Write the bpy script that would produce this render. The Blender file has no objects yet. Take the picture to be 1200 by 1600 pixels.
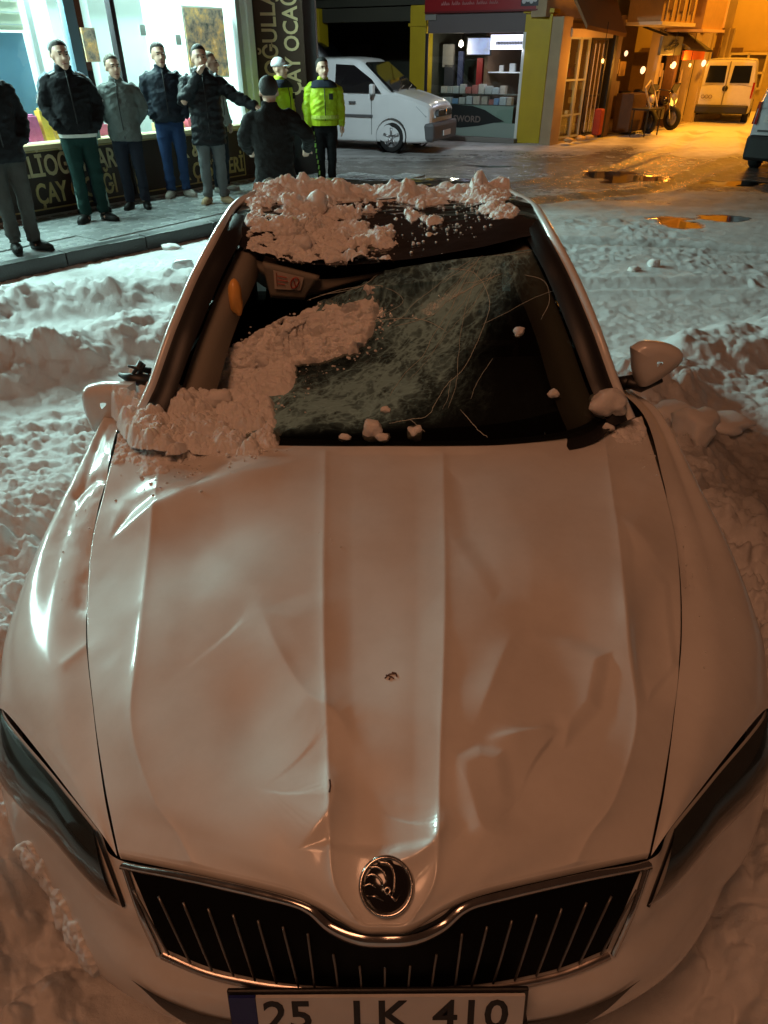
import bpy, math, random
import numpy as np
from mathutils import Vector, Matrix
R = math.radians
random.seed(7)
rng = np.random.default_rng(11)
SC = bpy.context.scene
COL = SC.collection

# ------------------------------------------------------------------ camera, world, lamps, exposure
CAM_H, CAM_Y, TILT, FPX = 1.88, -.493, R(34.0), 1060.
cam_data = bpy.data.cameras.new('camera')
cam = bpy.data.objects.new('camera', cam_data); COL.objects.link(cam)
cam.location = (0, CAM_Y, CAM_H)
cam.rotation_euler = (R(90) - TILT, 0, 0)
cam_data.sensor_fit = 'VERTICAL'; cam_data.sensor_height = 36; cam_data.lens = FPX / 1600 * 36
cam_data.clip_start = .05; cam_data.clip_end = 400
SC.camera = cam

world = bpy.data.worlds.new('World'); SC.world = world; world.use_nodes = True
wn = world.node_tree.nodes; wl = world.node_tree.links; wn.clear()
w_out = wn.new('ShaderNodeOutputWorld'); w_bg = wn.new('ShaderNodeBackground'); w_bg2 = wn.new('ShaderNodeBackground'); w_add = wn.new('ShaderNodeAddShader')
w_sky = wn.new('ShaderNodeTexSky'); w_sky.sky_type = 'NISHITA'; w_sky.sun_disc = False
w_sky.sun_elevation = R(-7); w_sky.sun_rotation = R(200)
w_bg.inputs['Strength'].default_value = .05
wl.new(w_sky.outputs[0], w_bg.inputs['Color'])
# low winter cloud lit from below by the sodium lamps of the town
w_bg2.inputs['Color'].default_value = (1.0, .44, .24, 1); w_bg2.inputs['Strength'].default_value = .03
wl.new(w_bg.outputs[0], w_add.inputs[0]); wl.new(w_bg2.outputs[0], w_add.inputs[1]); wl.new(w_add.outputs[0], w_out.inputs['Surface'])

vs = SC.view_settings
vs.view_transform = 'Standard'; vs.look = 'None'; vs.gamma = 1; vs.use_curve_mapping = False
vs.exposure = 0.0
SC.cycles.use_denoising = True
SC.cycles.max_bounces = 6; SC.cycles.diffuse_bounces = 3; SC.cycles.glossy_bounces = 3
SC.cycles.transparent_max_bounces = 12; SC.cycles.sample_clamp_indirect = 4

def lamp(name, kind, loc, energy, color, target=None, **kw):
    d = bpy.data.lights.new(name, kind); d.energy = energy; d.color = color
    for k, v in kw.items(): setattr(d, k, v)
    o = bpy.data.objects.new(name, d); COL.objects.link(o); o.location = loc
    if target is not None:
        o.rotation_euler = (Vector(target) - Vector(loc)).to_track_quat('-Z', 'Y').to_euler()
    return o
SODIUM = (1.0, .47, .16)
# street lamp over the photographer's shoulder, soft and warm
lamp('street_lamp_light_near', 'AREA', (-1.3, -1.5, 6.3), 96, (1.0, .425, .21), (-.1, 1.4, .8), shape='DISK', size=2.3)
# sodium lamps along the side street on the right
lamp('street_lamp_light_far', 'SPOT', (9.9, 21.2, 7.1), 3300, (1.0, .37, .02), (8.6, 21.4, 0), spot_size=R(128), spot_blend=1.0, shadow_soft_size=.25)
# cool floodlamps on the front of the tea shop, above the frame
for k_, (x_, y_, tx_, ty_) in enumerate(((-.7, 12.6, 1.2, 17.6),)):
    lamp('shop_flood_light', 'SPOT', (x_, y_, 4.35), (750,)[k_], (.72, .95, 1.0), (tx_, ty_, 0), spot_size=R(125), spot_blend=.8, shadow_soft_size=.12)
lamp('street_lamp_light_alley', 'SPOT', (13.2, 27.5, 7.0), 2600, (1.0, .38, .02), (11, 27, 0), spot_size=R(120), spot_blend=.4, shadow_soft_size=.25)

def at(u, v, z=None, y=None):
    """photo pixel -> point in the place at a known height or depth (a surveying helper)"""
    a = (u - 600) / FPX; b = (v - 800) / FPX; c, s = math.cos(TILT), math.sin(TILT)
    d = (a, c - b * s, -s - b * c)
    t = (z - CAM_H) / d[2] if z is not None else (y - CAM_Y) / d[1]
    return np.array((d[0] * t, CAM_Y + d[1] * t, CAM_H + d[2] * t))

def survey(P):
    """points (...,3) -> photo pixel (u, v), only to author dents and stains on a surface"""
    c, s = math.cos(TILT), math.sin(TILT)
    dy = P[..., 1] - CAM_Y; dz = P[..., 2] - CAM_H
    f = dy * c - dz * s; up = dy * s + dz * c
    return 600 + FPX * P[..., 0] / f, 800 - FPX * up / f

# ------------------------------------------------------------------ noise
_tab = rng.random((256, 256)); _tab2 = rng.random((256, 256)); _tab3 = rng.random((256, 256))
def vnoise(x, y, seed=0):
    x = x + seed * 17.31; y = y + seed * 9.77
    xi = np.floor(x).astype(np.int64); yi = np.floor(y).astype(np.int64)
    fx = x - xi; fy = y - yi
    fx = fx * fx * fx * (fx * (fx * 6 - 15) + 10); fy = fy * fy * fy * (fy * (fy * 6 - 15) + 10)
    a = _tab[xi & 255, yi & 255]; b = _tab[(xi + 1) & 255, yi & 255]
    c = _tab[xi & 255, (yi + 1) & 255]; d = _tab[(xi + 1) & 255, (yi + 1) & 255]
    return (a * (1 - fx) + b * fx) * (1 - fy) + (c * (1 - fx) + d * fx) * fy
def fbm(x, y, octaves=5, seed=0, gain=.5):
    r = 0; amp = 1; tot = 0
    for i in range(octaves):
        ca, sa = math.cos(i * 1.1), math.sin(i * 1.1)
        r = r + amp * vnoise((x * ca - y * sa) * 2 ** i, (x * sa + y * ca) * 2 ** i, seed + i * 3)
        tot += amp; amp *= gain
    return r / tot
def domes(x, y, cell, seed=0, density=1.0, rmin=.35, rmax=.75, flat=.7):
    """height (in metres) of lumps scattered one to a cell"""
    X = x / cell; Y = y / cell
    xi = np.floor(X).astype(np.int64); yi = np.floor(Y).astype(np.int64)
    h = np.zeros_like(X)
    for i in (-1, 0, 1):
        for j in (-1, 0, 1):
            cx = xi + i; cy = yi + j; k = (cx * 3 + seed * 7) & 255; l = (cy * 5 + seed * 13) & 255
            px = cx + _tab[k, l]; py = cy + _tab2[k, l]; rr = rmin + (rmax - rmin) * _tab3[k, l]
            on = _tab3[l, k] < density
            ax = X - px; ay = Y - py; ang = _tab[l, k] * 6.28; ca = np.cos(ang); sa = np.sin(ang)
            q = np.maximum(np.abs(ax * ca + ay * sa) * 1.15, np.abs(-ax * sa + ay * ca) * .9)
            d = (.55 * np.sqrt(ax * ax + ay * ay) + .5 * q) / rr
            hh = np.where(on & (d < 1), rr * flat * np.sqrt(np.maximum(0, 1 - d * d)), 0)
            h = np.maximum(h, hh)
    return h * cell
def smooth(a, b, x):
    t = np.clip((x - a) / (b - a), 0, 1); return t * t * (3 - 2 * t)
def segdist(x, y, poly):
    """distance, side sign and position along a polyline"""
    best = np.full(np.shape(x), 1e9); side = np.zeros(np.shape(x)); pos = np.zeros(np.shape(x))
    L = [math.dist(poly[i], poly[i + 1]) for i in range(len(poly) - 1)]; T = sum(L); acc = 0
    for i in range(len(poly) - 1):
        ax, ay = poly[i]; bx, by = poly[i + 1]; dx, dy = bx - ax, by - ay
        t = np.clip(((x - ax) * dx + (y - ay) * dy) / (dx * dx + dy * dy), 0, 1)
        qx = x - ax - t * dx; qy = y - ay - t * dy; d = np.sqrt(qx * qx + qy * qy)
        m = d < best; best = np.where(m, d, best)
        side = np.where(m, np.sign(dx * qy - dy * qx), side); pos = np.where(m, (acc + t * L[i]) / T, pos); acc += L[i]
    return best, side, pos

# ------------------------------------------------------------------ materials
MATS = {}
def mat(name, color, rough=.5, metal=0., emit=None, estr=1., coat=0., noise=0., nscale=8., bump=0., bscale=40., spec=.5, alpha=1., trans=0., sheen=0.):
    if name in MATS: return MATS[name]
    m = bpy.data.materials.new(name); m.use_nodes = True; nt = m.node_tree; p = nt.nodes['Principled BSDF']
    p.inputs['Base Color'].default_value = (*color, 1); p.inputs['Roughness'].default_value = rough; p.inputs['Metallic'].default_value = metal
    p.inputs['Coat Weight'].default_value = coat; p.inputs['Coat Roughness'].default_value = .06
    p.inputs['Specular IOR Level'].default_value = spec; p.inputs['Alpha'].default_value = alpha; p.inputs['Transmission Weight'].default_value = trans
    p.inputs['Sheen Weight'].default_value = sheen
    if emit: p.inputs['Emission Color'].default_value = (*emit, 1); p.inputs['Emission Strength'].default_value = estr
    if noise or bump:
        tc = nt.nodes.new('ShaderNodeTexCoord')
    if noise:
        n = nt.nodes.new('ShaderNodeTexNoise'); n.inputs['Scale'].default_value = nscale; n.inputs['Detail'].default_value = 6
        nt.links.new(tc.outputs['Object'], n.inputs['Vector'])
        r = nt.nodes.new('ShaderNodeMix'); r.data_type = 'RGBA'
        r.inputs[6].default_value = (*[c * (1 - noise) for c in color], 1); r.inputs[7].default_value = (*[min(1, c * (1 + noise)) for c in color], 1)
        nt.links.new(n.outputs['Fac'], r.inputs[0]); nt.links.new(r.outputs[2], p.inputs['Base Color'])
        mr = nt.nodes.new('ShaderNodeMapRange'); mr.inputs[3].default_value = max(0, rough - .12); mr.inputs[4].default_value = min(1, rough + .12)
        nt.links.new(n.outputs['Fac'], mr.inputs[0]); nt.links.new(mr.outputs[0], p.inputs['Roughness'])
    if bump:
        n2 = nt.nodes.new('ShaderNodeTexNoise'); n2.inputs['Scale'].default_value = bscale; n2.inputs['Detail'].default_value = 5
        nt.links.new(tc.outputs['Object'], n2.inputs['Vector'])
        b = nt.nodes.new('ShaderNodeBump'); b.inputs['Strength'].default_value = bump; b.inputs['Distance'].default_value = .01
        nt.links.new(n2.outputs['Fac'], b.inputs['Height']); nt.links.new(b.outputs[0], p.inputs['Normal'])
    MATS[name] = m
    return m

# ------------------------------------------------------------------ mesh helpers
def link(name, me, mats, parent=None, smooth_=True):
    o = bpy.data.objects.new(name, me); COL.objects.link(o)
    for m in (mats if isinstance(mats, (list, tuple)) else [mats]): me.materials.append(m)
    if smooth_: me.polygons.foreach_set('use_smooth', [True] * len(me.polygons))
    if parent is not None: o.parent = parent
    return o
def obj(name, V, F, m, parent=None, smooth_=False, **kw):
    me = bpy.data.meshes.new(name); me.from_pydata([tuple(map(float, v)) for v in V], [], F); me.update()
    o = link(name, me, m, parent, smooth_)
    for k, v in kw.items(): o[k] = v
    return o
def gridmesh(P, flip=False, keep=None):
    a, b = P.shape[:2]; idx = np.arange(a * b).reshape(a, b)
    q = np.stack([idx[:-1, :-1], idx[:-1, 1:], idx[1:, 1:], idx[1:, :-1]], -1).reshape(-1, 4)
    if flip: q = q[:, ::-1]
    if keep is not None: q = q[keep.reshape(-1)]
    used = np.unique(q); remap = -np.ones(a * b, int); remap[used] = np.arange(len(used))
    return P.reshape(-1, 3)[used], remap[q], used
def fastmesh(name, V, Q):
    me = bpy.data.meshes.new(name); n = Q.shape[1]
    me.vertices.add(len(V)); me.vertices.foreach_set('co', np.ascontiguousarray(V, np.float32).ravel())
    me.loops.add(Q.size); me.loops.foreach_set('vertex_index', np.ascontiguousarray(Q, np.int32).ravel())
    me.polygons.add(len(Q)); me.polygons.foreach_set('loop_start', np.arange(0, Q.size, n, dtype=np.int32))
    me.update(calc_edges=True); return me
def surf(name, P, m, parent=None, flip=False, keep=None, thick=0, attrs=None, uv=None, smooth_=True):
    V, Q, used = gridmesh(P, flip, keep)
    me = fastmesh(name, V, Q)
    for k, A in (attrs or {}).items():
        at_ = me.attributes.new(k, 'FLOAT', 'POINT'); at_.data.foreach_set('value', A.reshape(-1)[used].astype(np.float32))
    if uv is not None:
        l = me.uv_layers.new(name='UVMap'); U = uv.reshape(-1, 2)[used][Q.ravel()]
        l.data.foreach_set('uv', U.astype(np.float32).ravel())
    o = link(name, me, m, parent, smooth_)
    if thick:
        md = o.modifiers.new('thickness', 'SOLIDIFY'); md.thickness = thick; md.offset = -1
    return o
def cr(P, t):
    P = np.asarray(P, float); n = len(P)
    G = np.concatenate([[2 * P[0] - P[1]], P, [2 * P[-1] - P[-2]]])
    t = np.asarray(t, float); i = np.clip(np.floor(t).astype(int), 0, n - 2); f = (t - i).reshape(-1, *([1] * (P.ndim - 1)))
    a, b, c, d = G[i], G[i + 1], G[i + 2], G[i + 3]
    return .5 * (2 * b + (c - a) * f + (2 * a - 5 * b + 4 * c - d) * f * f + (3 * b - a - 3 * c + d) * f ** 3)
def tensor(C, nu, nv):
    C = np.asarray(C, float)
    A = cr(C, np.linspace(0, C.shape[0] - 1, nu))
    return np.swapaxes(cr(np.swapaxes(A, 0, 1), np.linspace(0, C.shape[1] - 1, nv)), 0, 1)
def normals(P):
    a = np.gradient(P, axis=0); b = np.gradient(P, axis=1); n = np.cross(a, b)
    n /= np.linalg.norm(n, axis=-1, keepdims=True) + 1e-12
    return n
class MB:
    def __init__(s): s.V = []; s.F = []; s.M = Matrix()
    def add(s, V, F):
        k = len(s.V); s.V += [s.M @ Vector(tuple(map(float, v))) for v in V]; s.F += [tuple(i + k for i in f) for f in F]; return s
    def box(s, c, d, rz=0, rx=0, ry=0, taper=1.):
        M = Matrix.Translation(c) @ Matrix.Rotation(rz, 4, 'Z') @ Matrix.Rotation(ry, 4, 'Y') @ Matrix.Rotation(rx, 4, 'X')
        V = []
        for z in (-.5, .5):
            k = 1 if z < 0 else taper
            for x, y in ((-.5, -.5), (.5, -.5), (.5, .5), (-.5, .5)): V.append(M @ Vector((x * d[0] * k, y * d[1] * k, z * d[2])))
        return s.add(V, [(3, 2, 1, 0), (4, 5, 6, 7), (0, 1, 5, 4), (1, 2, 6, 5), (2, 3, 7, 6), (3, 0, 4, 7)])
    def tube(s, pts, r, n=8, sx=1., cap=True):
        pts = [Vector(tuple(map(float, p))) for p in pts]; rs = r if isinstance(r, (list, tuple, np.ndarray)) else [r] * len(pts)
        V = []; F = []; up = Vector((0, 0, 1)); prev = None
        for i, p in enumerate(pts):
            t = (pts[min(i + 1, len(pts) - 1)] - pts[max(i - 1, 0)]).normalized()
            if prev is None:
                a = t.cross(up if abs(t.z) < .9 else Vector((1, 0, 0))).normalized()
            else: a = (prev - t * prev.dot(t)).normalized()
            prev = a; b = t.cross(a)
            for k in range(n):
                w = 2 * math.pi * k / n; V.append(p + a * math.cos(w) * rs[i] * sx + b * math.sin(w) * rs[i])
        for i in range(len(pts) - 1):
            for k in range(n): F.append((i * n + k, i * n + (k + 1) % n, (i + 1) * n + (k + 1) % n, (i + 1) * n + k))
        if cap: F += [tuple(range(n))[::-1], tuple(range((len(pts) - 1) * n, len(pts) * n))]
        return s.add(V, F)
    def lathe(s, prof, c=(0, 0, 0), axis='Z', n=24):
        V = []; F = []
        for r_, h in prof:
            for k in range(n):
                w = 2 * math.pi * k / n; x, y = r_ * math.cos(w), r_ * math.sin(w)
                V.append({'Z': (c[0] + x, c[1] + y, c[2] + h), 'X': (c[0] + h, c[1] + x, c[2] + y), 'Y': (c[0] + y, c[1] + h, c[2] + x)}[axis])
        for i in range(len(prof) - 1):
            for k in range(n): F.append((i * n + k, i * n + (k + 1) % n, (i + 1) * n + (k + 1) % n, (i + 1) * n + k))
        return s.add(V, F)
    def prism(s, poly, d, M=None):
        """poly in local xz, extruded along local y by d"""
        n = len(poly); V = [(x, 0, z) for x, z in poly] + [(x, d, z) for x, z in poly]
        F = [tuple(range(n)), tuple(range(2 * n - 1, n - 1, -1))] + [(i, i + n, (i + 1) % n + n, (i + 1) % n) for i in range(n)]
        if M is not None: V = [M @ Vector(v) for v in V]
        return s.add(V, F)
    def ico(s, c, r, seed=0, sub=2, jag=.25, sc=(1, 1, 1)):
        import bmesh
        bm = bmesh.new(); bmesh.ops.create_icosphere(bm, subdivisions=sub, radius=1)
        rn = random.Random(seed); ph = [rn.uniform(0, 9) for _ in range(6)]; cut = [Vector((rn.gauss(0, 1), rn.gauss(0, 1), rn.gauss(0, 1))).normalized() for _ in range(6)]
        V = []
        for v in bm.verts:
            p = v.co.normalized(); k = 1 + jag * .5 * (math.sin(3.1 * p.x + ph[0]) * math.sin(2.7 * p.y + ph[1]) + .6 * math.sin(6.3 * p.z + ph[2]) * math.sin(5.9 * p.x + ph[3]))
            p = p * k
            for q in cut:
                dd = p.dot(q) - .78
                if dd > 0: p = p - q * dd * .85
            p = p * (1 + .03 * rn.gauss(0, 1))
            V.append((c[0] + p.x * r * sc[0], c[1] + p.y * r * sc[1], c[2] + p.z * r * sc[2]))
        F = [tuple(x.index for x in f.verts) for f in bm.faces]; bm.free()
        return s.add(V, F)
    def build(s, name, m, parent=None, smooth_=False, bevel=0, **kw):
        o = obj(name, s.V, s.F, m, parent, smooth_, **kw)
        if bevel:
            b = o.modifiers.new('bevel', 'BEVEL'); b.width = bevel; b.segments = 2; b.limit_method = 'ANGLE'; b.harden_normals = False
        return o
def thing(name, label, cat, loc=(0, 0, 0), rz=0, group=None):
    o = bpy.data.objects.new(name, None); COL.objects.link(o); o.location = loc; o.rotation_euler = (0, 0, rz); o.empty_display_size = .1
    o['label'] = label; o['category'] = cat
    if group: o['group'] = group
    return o
def tag(o, label=None, cat=None, group=None, kind=None):
    if label: o['label'] = label
    if cat: o['category'] = cat
    if group: o['group'] = group
    if kind: o['kind'] = kind
    return o
def text(name, body, size, m, parent, M, extrude=.004, bold=.0, xs=1., align='LEFT', shear=0., spacing=1.):
    c = bpy.data.curves.new(name, 'FONT'); c.body = body; c.size = size; c.extrude = extrude; c.offset = bold; c.align_x = align; c.shear = shear
    c.space_character = spacing; c.resolution_u = 3
    t = bpy.data.objects.new(name + '_curve', c); COL.objects.link(t)
    bpy.context.view_layer.update()
    me = bpy.data.meshes.new_from_object(t.evaluated_get(bpy.context.evaluated_depsgraph_get()))
    bpy.data.objects.remove(t)
    me.transform(M @ Matrix.Diagonal((xs, 1, 1, 1))); me.materials.clear()
    o = link(name, me, m, parent, False); return o
# ------------------------------------------------------------------ shared materials
paint = mat('white_paint', (.72, .70, .68), .34, coat=1., spec=.4)
p_ = paint.node_tree.nodes['Principled BSDF']; p_.inputs['Coat Roughness'].default_value = .12
def speckle(m, scale, amt):
    nt = m.node_tree; p = nt.nodes['Principled BSDF']; tc = nt.nodes.new('ShaderNodeTexCoord')
    n = nt.nodes.new('ShaderNodeTexNoise'); n.inputs['Scale'].default_value = scale; n.inputs['Detail'].default_value = 8
    nt.links.new(tc.outputs['Object'], n.inputs['Vector'])
    mr = nt.nodes.new('ShaderNodeMapRange'); mr.inputs[1].default_value = .35; mr.inputs[2].default_value = .7; mr.inputs[3].default_value = .30; mr.inputs[4].default_value = .30 + amt
    nt.links.new(n.outputs['Fac'], mr.inputs[0]); nt.links.new(mr.outputs[0], p.inputs['Roughness'])
    mx = nt.nodes.new('ShaderNodeMix'); mx.data_type = 'RGBA'; mx.inputs[6].default_value = (.73, .72, .70, 1); mx.inputs[7].default_value = (.62, .60, .575, 1)
    n3 = nt.nodes.new('ShaderNodeTexNoise'); n3.inputs['Scale'].default_value = 3.1; n3.inputs['Detail'].default_value = 10; n3.inputs['Roughness'].default_value = .7
    nt.links.new(tc.outputs['Object'], n3.inputs['Vector']); m3 = nt.nodes.new('ShaderNodeMapRange'); m3.inputs[1].default_value = .4; m3.inputs[2].default_value = .75
    nt.links.new(n3.outputs['Fac'], m3.inputs[0]); nt.links.new(m3.outputs[0], mx.inputs[0]); nt.links.new(mx.outputs[2], p.inputs['Base Color'])
speckle(paint, 5, .25)
black_gloss = mat('black_gloss', (.012, .011, .012), .12, coat=.6)
black_plastic = mat('black_plastic', (.012, .012, .012), .45, bump=.1, bscale=300)
chrome = mat('chrome', (.62, .58, .55), .18, 1., noise=.15, nscale=30)
rubber = mat('rubber', (.015, .015, .015), .8, bump=.2)
trim_grey = mat('trim_grey', (.22, .20, .165), .8, bump=.1, bscale=200)
cloth_dark = mat('cloth_dark', (.02, .02, .022), .9, bump=.3, bscale=200)

def snow_material(name, base, dirty, wetness=False):
    m = bpy.data.materials.new(name); m.use_nodes = True; nt = m.node_tree; N = nt.nodes; L = nt.links; p = N['Principled BSDF']
    tc = N.new('ShaderNodeTexCoord'); n = N.new('ShaderNodeTexNoise'); n.inputs['Scale'].default_value = 9; n.inputs['Detail'].default_value = 10; n.inputs['Roughness'].default_value = .65
    L.new(tc.outputs['Object'], n.inputs['Vector'])
    mx = N.new('ShaderNodeMix'); mx.data_type = 'RGBA'; mx.inputs[6].default_value = (*base, 1); mx.inputs[7].default_value = (*[b * .78 for b in base], 1)
    L.new(n.outputs['Fac'], mx.inputs[0]); col = mx.outputs[2]
    p.inputs['Roughness'].default_value = .55; p.inputs['Specular IOR Level'].default_value = .35
    if wetness:
        a = N.new('ShaderNodeAttribute'); a.attribute_name = 'dirt'
        ns = N.new('ShaderNodeTexNoise'); ns.inputs['Scale'].default_value = 3.5; ns.inputs['Detail'].default_value = 9; ns.inputs['Roughness'].default_value = .72
        L.new(tc.outputs['Object'], ns.inputs['Vector'])
        ad = N.new('ShaderNodeMath'); ad.operation = 'MULTIPLY_ADD'; ad.inputs[1].default_value = 1.2; ad.inputs[2].default_value = -.6; L.new(ns.outputs['Fac'], ad.inputs[0])
        sm = N.new('ShaderNodeMath'); sm.operation = 'ADD'; L.new(ad.outputs[0], sm.inputs[0]); L.new(a.outputs['Fac'], sm.inputs[1]); sm.use_clamp = True
        m2 = N.new('ShaderNodeMix'); m2.data_type = 'RGBA'; m2.inputs[7].default_value = (*dirty, 1); L.new(sm.outputs[0], m2.inputs[0]); L.new(col, m2.inputs[6]); col = m2.outputs[2]
        w = N.new('ShaderNodeAttribute'); w.attribute_name = 'wet'
        mr = N.new('ShaderNodeMapRange'); mr.inputs[3].default_value = .55; mr.inputs[4].default_value = .22; L.new(sm.outputs[0], mr.inputs[0]); mz = N.new('ShaderNodeMix'); mz.inputs[3].default_value = .04; L.new(w.outputs['Fac'], mz.inputs[0]); L.new(mr.outputs[0], mz.inputs[2]); L.new(mz.outputs[0], p.inputs['Roughness'])
        m3 = N.new('ShaderNodeMix'); m3.data_type = 'RGBA'; m3.inputs[7].default_value = (.02, .018, .015, 1); L.new(w.outputs['Fac'], m3.inputs[0]); L.new(col, m3.inputs[6]); col = m3.outputs[2]
    L.new(col, p.inputs['Base Color'])
    nb = N.new('ShaderNodeTexNoise'); nb.inputs['Scale'].default_value = 38; nb.inputs['Detail'].default_value = 12; nb.inputs['Roughness'].default_value = .78; L.new(tc.outputs['Object'], nb.inputs['Vector'])
    b = N.new('ShaderNodeBump'); b.inputs['Strength'].default_value = .75; b.inputs['Distance'].default_value = .03; L.new(nb.outputs['Fac'], b.inputs['Height'])
    if wetness:
        iv = N.new('ShaderNodeMath'); iv.operation = 'MULTIPLY_ADD'; iv.inputs[1].default_value = -.45; iv.inputs[2].default_value = .45; L.new(w.outputs['Fac'], iv.inputs[0]); L.new(iv.outputs[0], b.inputs['Strength'])
    L.new(b.outputs[0], p.inputs['Normal'])
    return m
snow_road = snow_material('snow_road', (.80, .80, .80), (.10, .085, .07), True)
snow_clean = snow_material('snow_clean', (.80, .78, .77), (.2, .17, .15))
snow_lump = snow_material('snow_lump', (.95, .94, .93), (.2, .17, .15)); q_ = snow_lump.node_tree.nodes['Principled BSDF']; q_.inputs['Subsurface Weight'].default_value = .35; q_.inputs['Subsurface Radius'].default_value = (.03, .025, .02); q_.inputs['Subsurface Scale'].default_value = .5
for n_ in snow_lump.node_tree.nodes:
    if n_.type == 'TEX_NOISE' and n_.inputs['Scale'].default_value == 38: n_.inputs['Scale'].default_value = 170; n_.inputs['Detail'].default_value = 8
    if n_.type == 'BUMP': n_.inputs['Strength'].default_value = .75; n_.inputs['Distance'].default_value = .006

# ------------------------------------------------------------------ ground and snow
g = obj('ground', [(-80, -60, -.12), (90, -60, -.12), (90, 120, -.12), (-80, 120, -.12)], [(0, 1, 2, 3)], mat('asphalt', (.05, .048, .045), .7, noise=.3, bump=.3)); g['kind'] = 'structure'

NR, NA = 980, 860
rr = 1.0 * (62 / 1.0) ** (np.linspace(0, 1, NR)); aa = np.linspace(R(-62), R(62), NA)
GR, GA = np.meshgrid(rr, aa, indexing='ij')
GX = GR * np.sin(GA); GY = -1.3 + GR * np.cos(GA)
def ridge(x, y, poly, h, w, seed):
    wx = x + .22 * (fbm(x * 2.3, y * 2.3, 4, seed) - .5); wy = y + .22 * (fbm(x * 2.3, y * 2.3, 4, seed + 5) - .5)
    d, sd, t = segdist(wx, wy, poly); ends = smooth(0, .08, t) * smooth(1, .92, t) * .6 + .4
    return h * np.exp(-(d / w) ** 2.2) * (.65 + .7 * fbm(x * 3, y * 3, 4, seed + 9)) * ends
def road_height(x, y):
    z = .035 * (fbm(x * .8, y * .8, 4, 1) - .5)
    # trampled crust: ripples
    rip = fbm(x * 6 + 1.2 * fbm(x * 3, y * 3, 3, 4), y * 11, 5, 2, .6)
    near = smooth(14, 6, y) * (.30 + .95 * smooth(.38, .62, fbm(x * .55 + 3, y * .75, 3, 17)))
    z += (.060 * near + .008) * (rip - .5) + .050 * near * np.abs(fbm(x * 10, y * 17, 4, 14, .6) - .5) + near * .020 * (fbm(x * 19, y * 34, 4, 16, .7) - .5)
    lft = smooth(-.6, -1.2, x); rgt = smooth(.8, 1.3, x)
    # churned bank left of the car
    z += ridge(x, y, [(-6.2, 3.4), (-4.4, 4.6), (-3.3, 5.35), (-2.1, 5.95), (-1.2, 6.6)], .15, .30, 3)
    z += ridge(x, y, [(-5.0, 2.1), (-3.6, 3.2), (-2.65, 3.85), (-1.9, 4.6), (-1.25, 5.3)], .21, .34, 4)
    z += ridge(x, y, [(-2.6, 1.2), (-1.9, 1.9), (-1.5, 2.5)], .12, .25, 6)
    z += ridge(x, y, [(-1.35, -.1), (-1.15, .5), (-1.2, 1.3)], .16, .22, 7)
    # lumps right of the car
    z += ridge(x, y, [(1.25, 1.6), (1.5, 2.6), (1.55, 3.3), (1.9, 3.9)], .20, .33, 8)
    z += ridge(x, y, [(2.2, 4.3), (3.0, 4.7), (4.2, 4.6)], .14, .3, 9)
    z += ridge(x, y, [(2.3, 2.9), (3.2, 3.4), (4.4, 3.3)], .12, .32, 10)
    z += ridge(x, y, [(1.0, -.3), (1.15, .5), (1.3, 1.4)], .12, .24, 12)
    chunk = lft * smooth(7.2, 5.5, y) + rgt * smooth(6.2, 4.2, y)
    m = np.clip(chunk * (1.7 * fbm(x * 1.3, y * 1.3, 3, 21) - .35), 0, 1)
    m = np.clip(m + 6 * np.clip(z - .05, 0, .2) * (lft + rgt), 0, 1.2)
    z += .16 * lft * smooth(2.2, 1.0, y) * (fbm(x * 2.2, y * 2.2, 4, 77) - .25) + .12 * rgt * smooth(2.0, .8, y) * (fbm(x * 2.2, y * 2.2, 4, 78) - .3)
    m = np.clip(m + .6 * (lft + rgt) * smooth(2.0, 1.0, y), 0, 1.2)
    brk = smooth(.30, .62, fbm(x * 1.1, y * 1.1, 4, 88)); m = m * (.35 + .8 * brk)
    z += m * (.9 * domes(x + .03 * rip, y, .19, 1, .55) * .5 + .9 * domes(x, y, .085, 2, .8) + .8 * domes(x, y, .042, 3, .8))
    fg = smooth(.50, .80, np.abs(x)) * smooth(2.6, 1.4, y) * smooth(-2.5, -1.0, y); z += .20 * fg * smooth(.7, 1.1, np.abs(x)) * fbm(x * 1.7, y * 1.7, 3, 19); z += fg * (1.0 * domes(x, y, .15, 11, .6) * .8 + .8 * domes(x, y, .06, 12, .6) + .7 * domes(x, y, .028, 13, .7) + .03 * (fbm(x * 14, y * 14, 4, 15, .65) - .5))
    z += near * .45 * domes(x, y, .12, 6, .08) + near * domes(x, y, .045, 7, .16) * .7
    z += .085 * m * (fbm(x * 8, y * 9, 5, 31, .66) - .5)
    # tyre tracks pressed into the slush
    for q_, w_ in (([(-2.0, 9.6), (1.2, 10.2), (4.5, 11.8), (8.5, 17.0), (10.5, 22)], .16), ([(-2.0, 10.9), (1.2, 11.6), (3.8, 13.4), (7.2, 18.2), (9.2, 22)], .16), ([(1.2, 8.2), (3.4, 8.0), (6.5, 7.0)], .13), ([(1.4, 6.2), (3.6, 6.3), (7, 5.4)], .13)):
        d_, sd_, t_ = segdist(x + .15 * (fbm(x, y, 3, 90) - .5), y, q_); z = z - .035 * np.exp(-(d_ / w_) ** 2) + .022 * np.exp(-((d_ - w_ * 1.8) / (w_ * .6)) ** 2) * (.5 + fbm(x * 4, y * 4, 3, 92))
    # tyre ruts further out
    far = smooth(7, 10, y)
    z += far * .05 * (fbm(x * .5 + y * .05, y * 1.9, 5, 41, .6) - .5)
    # side street climbs away on the right
    z += .06 * np.clip(y - 15, 0, 40) * smooth(3, 8, x - .1 * (y - 15)) * .06
    return z
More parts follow.
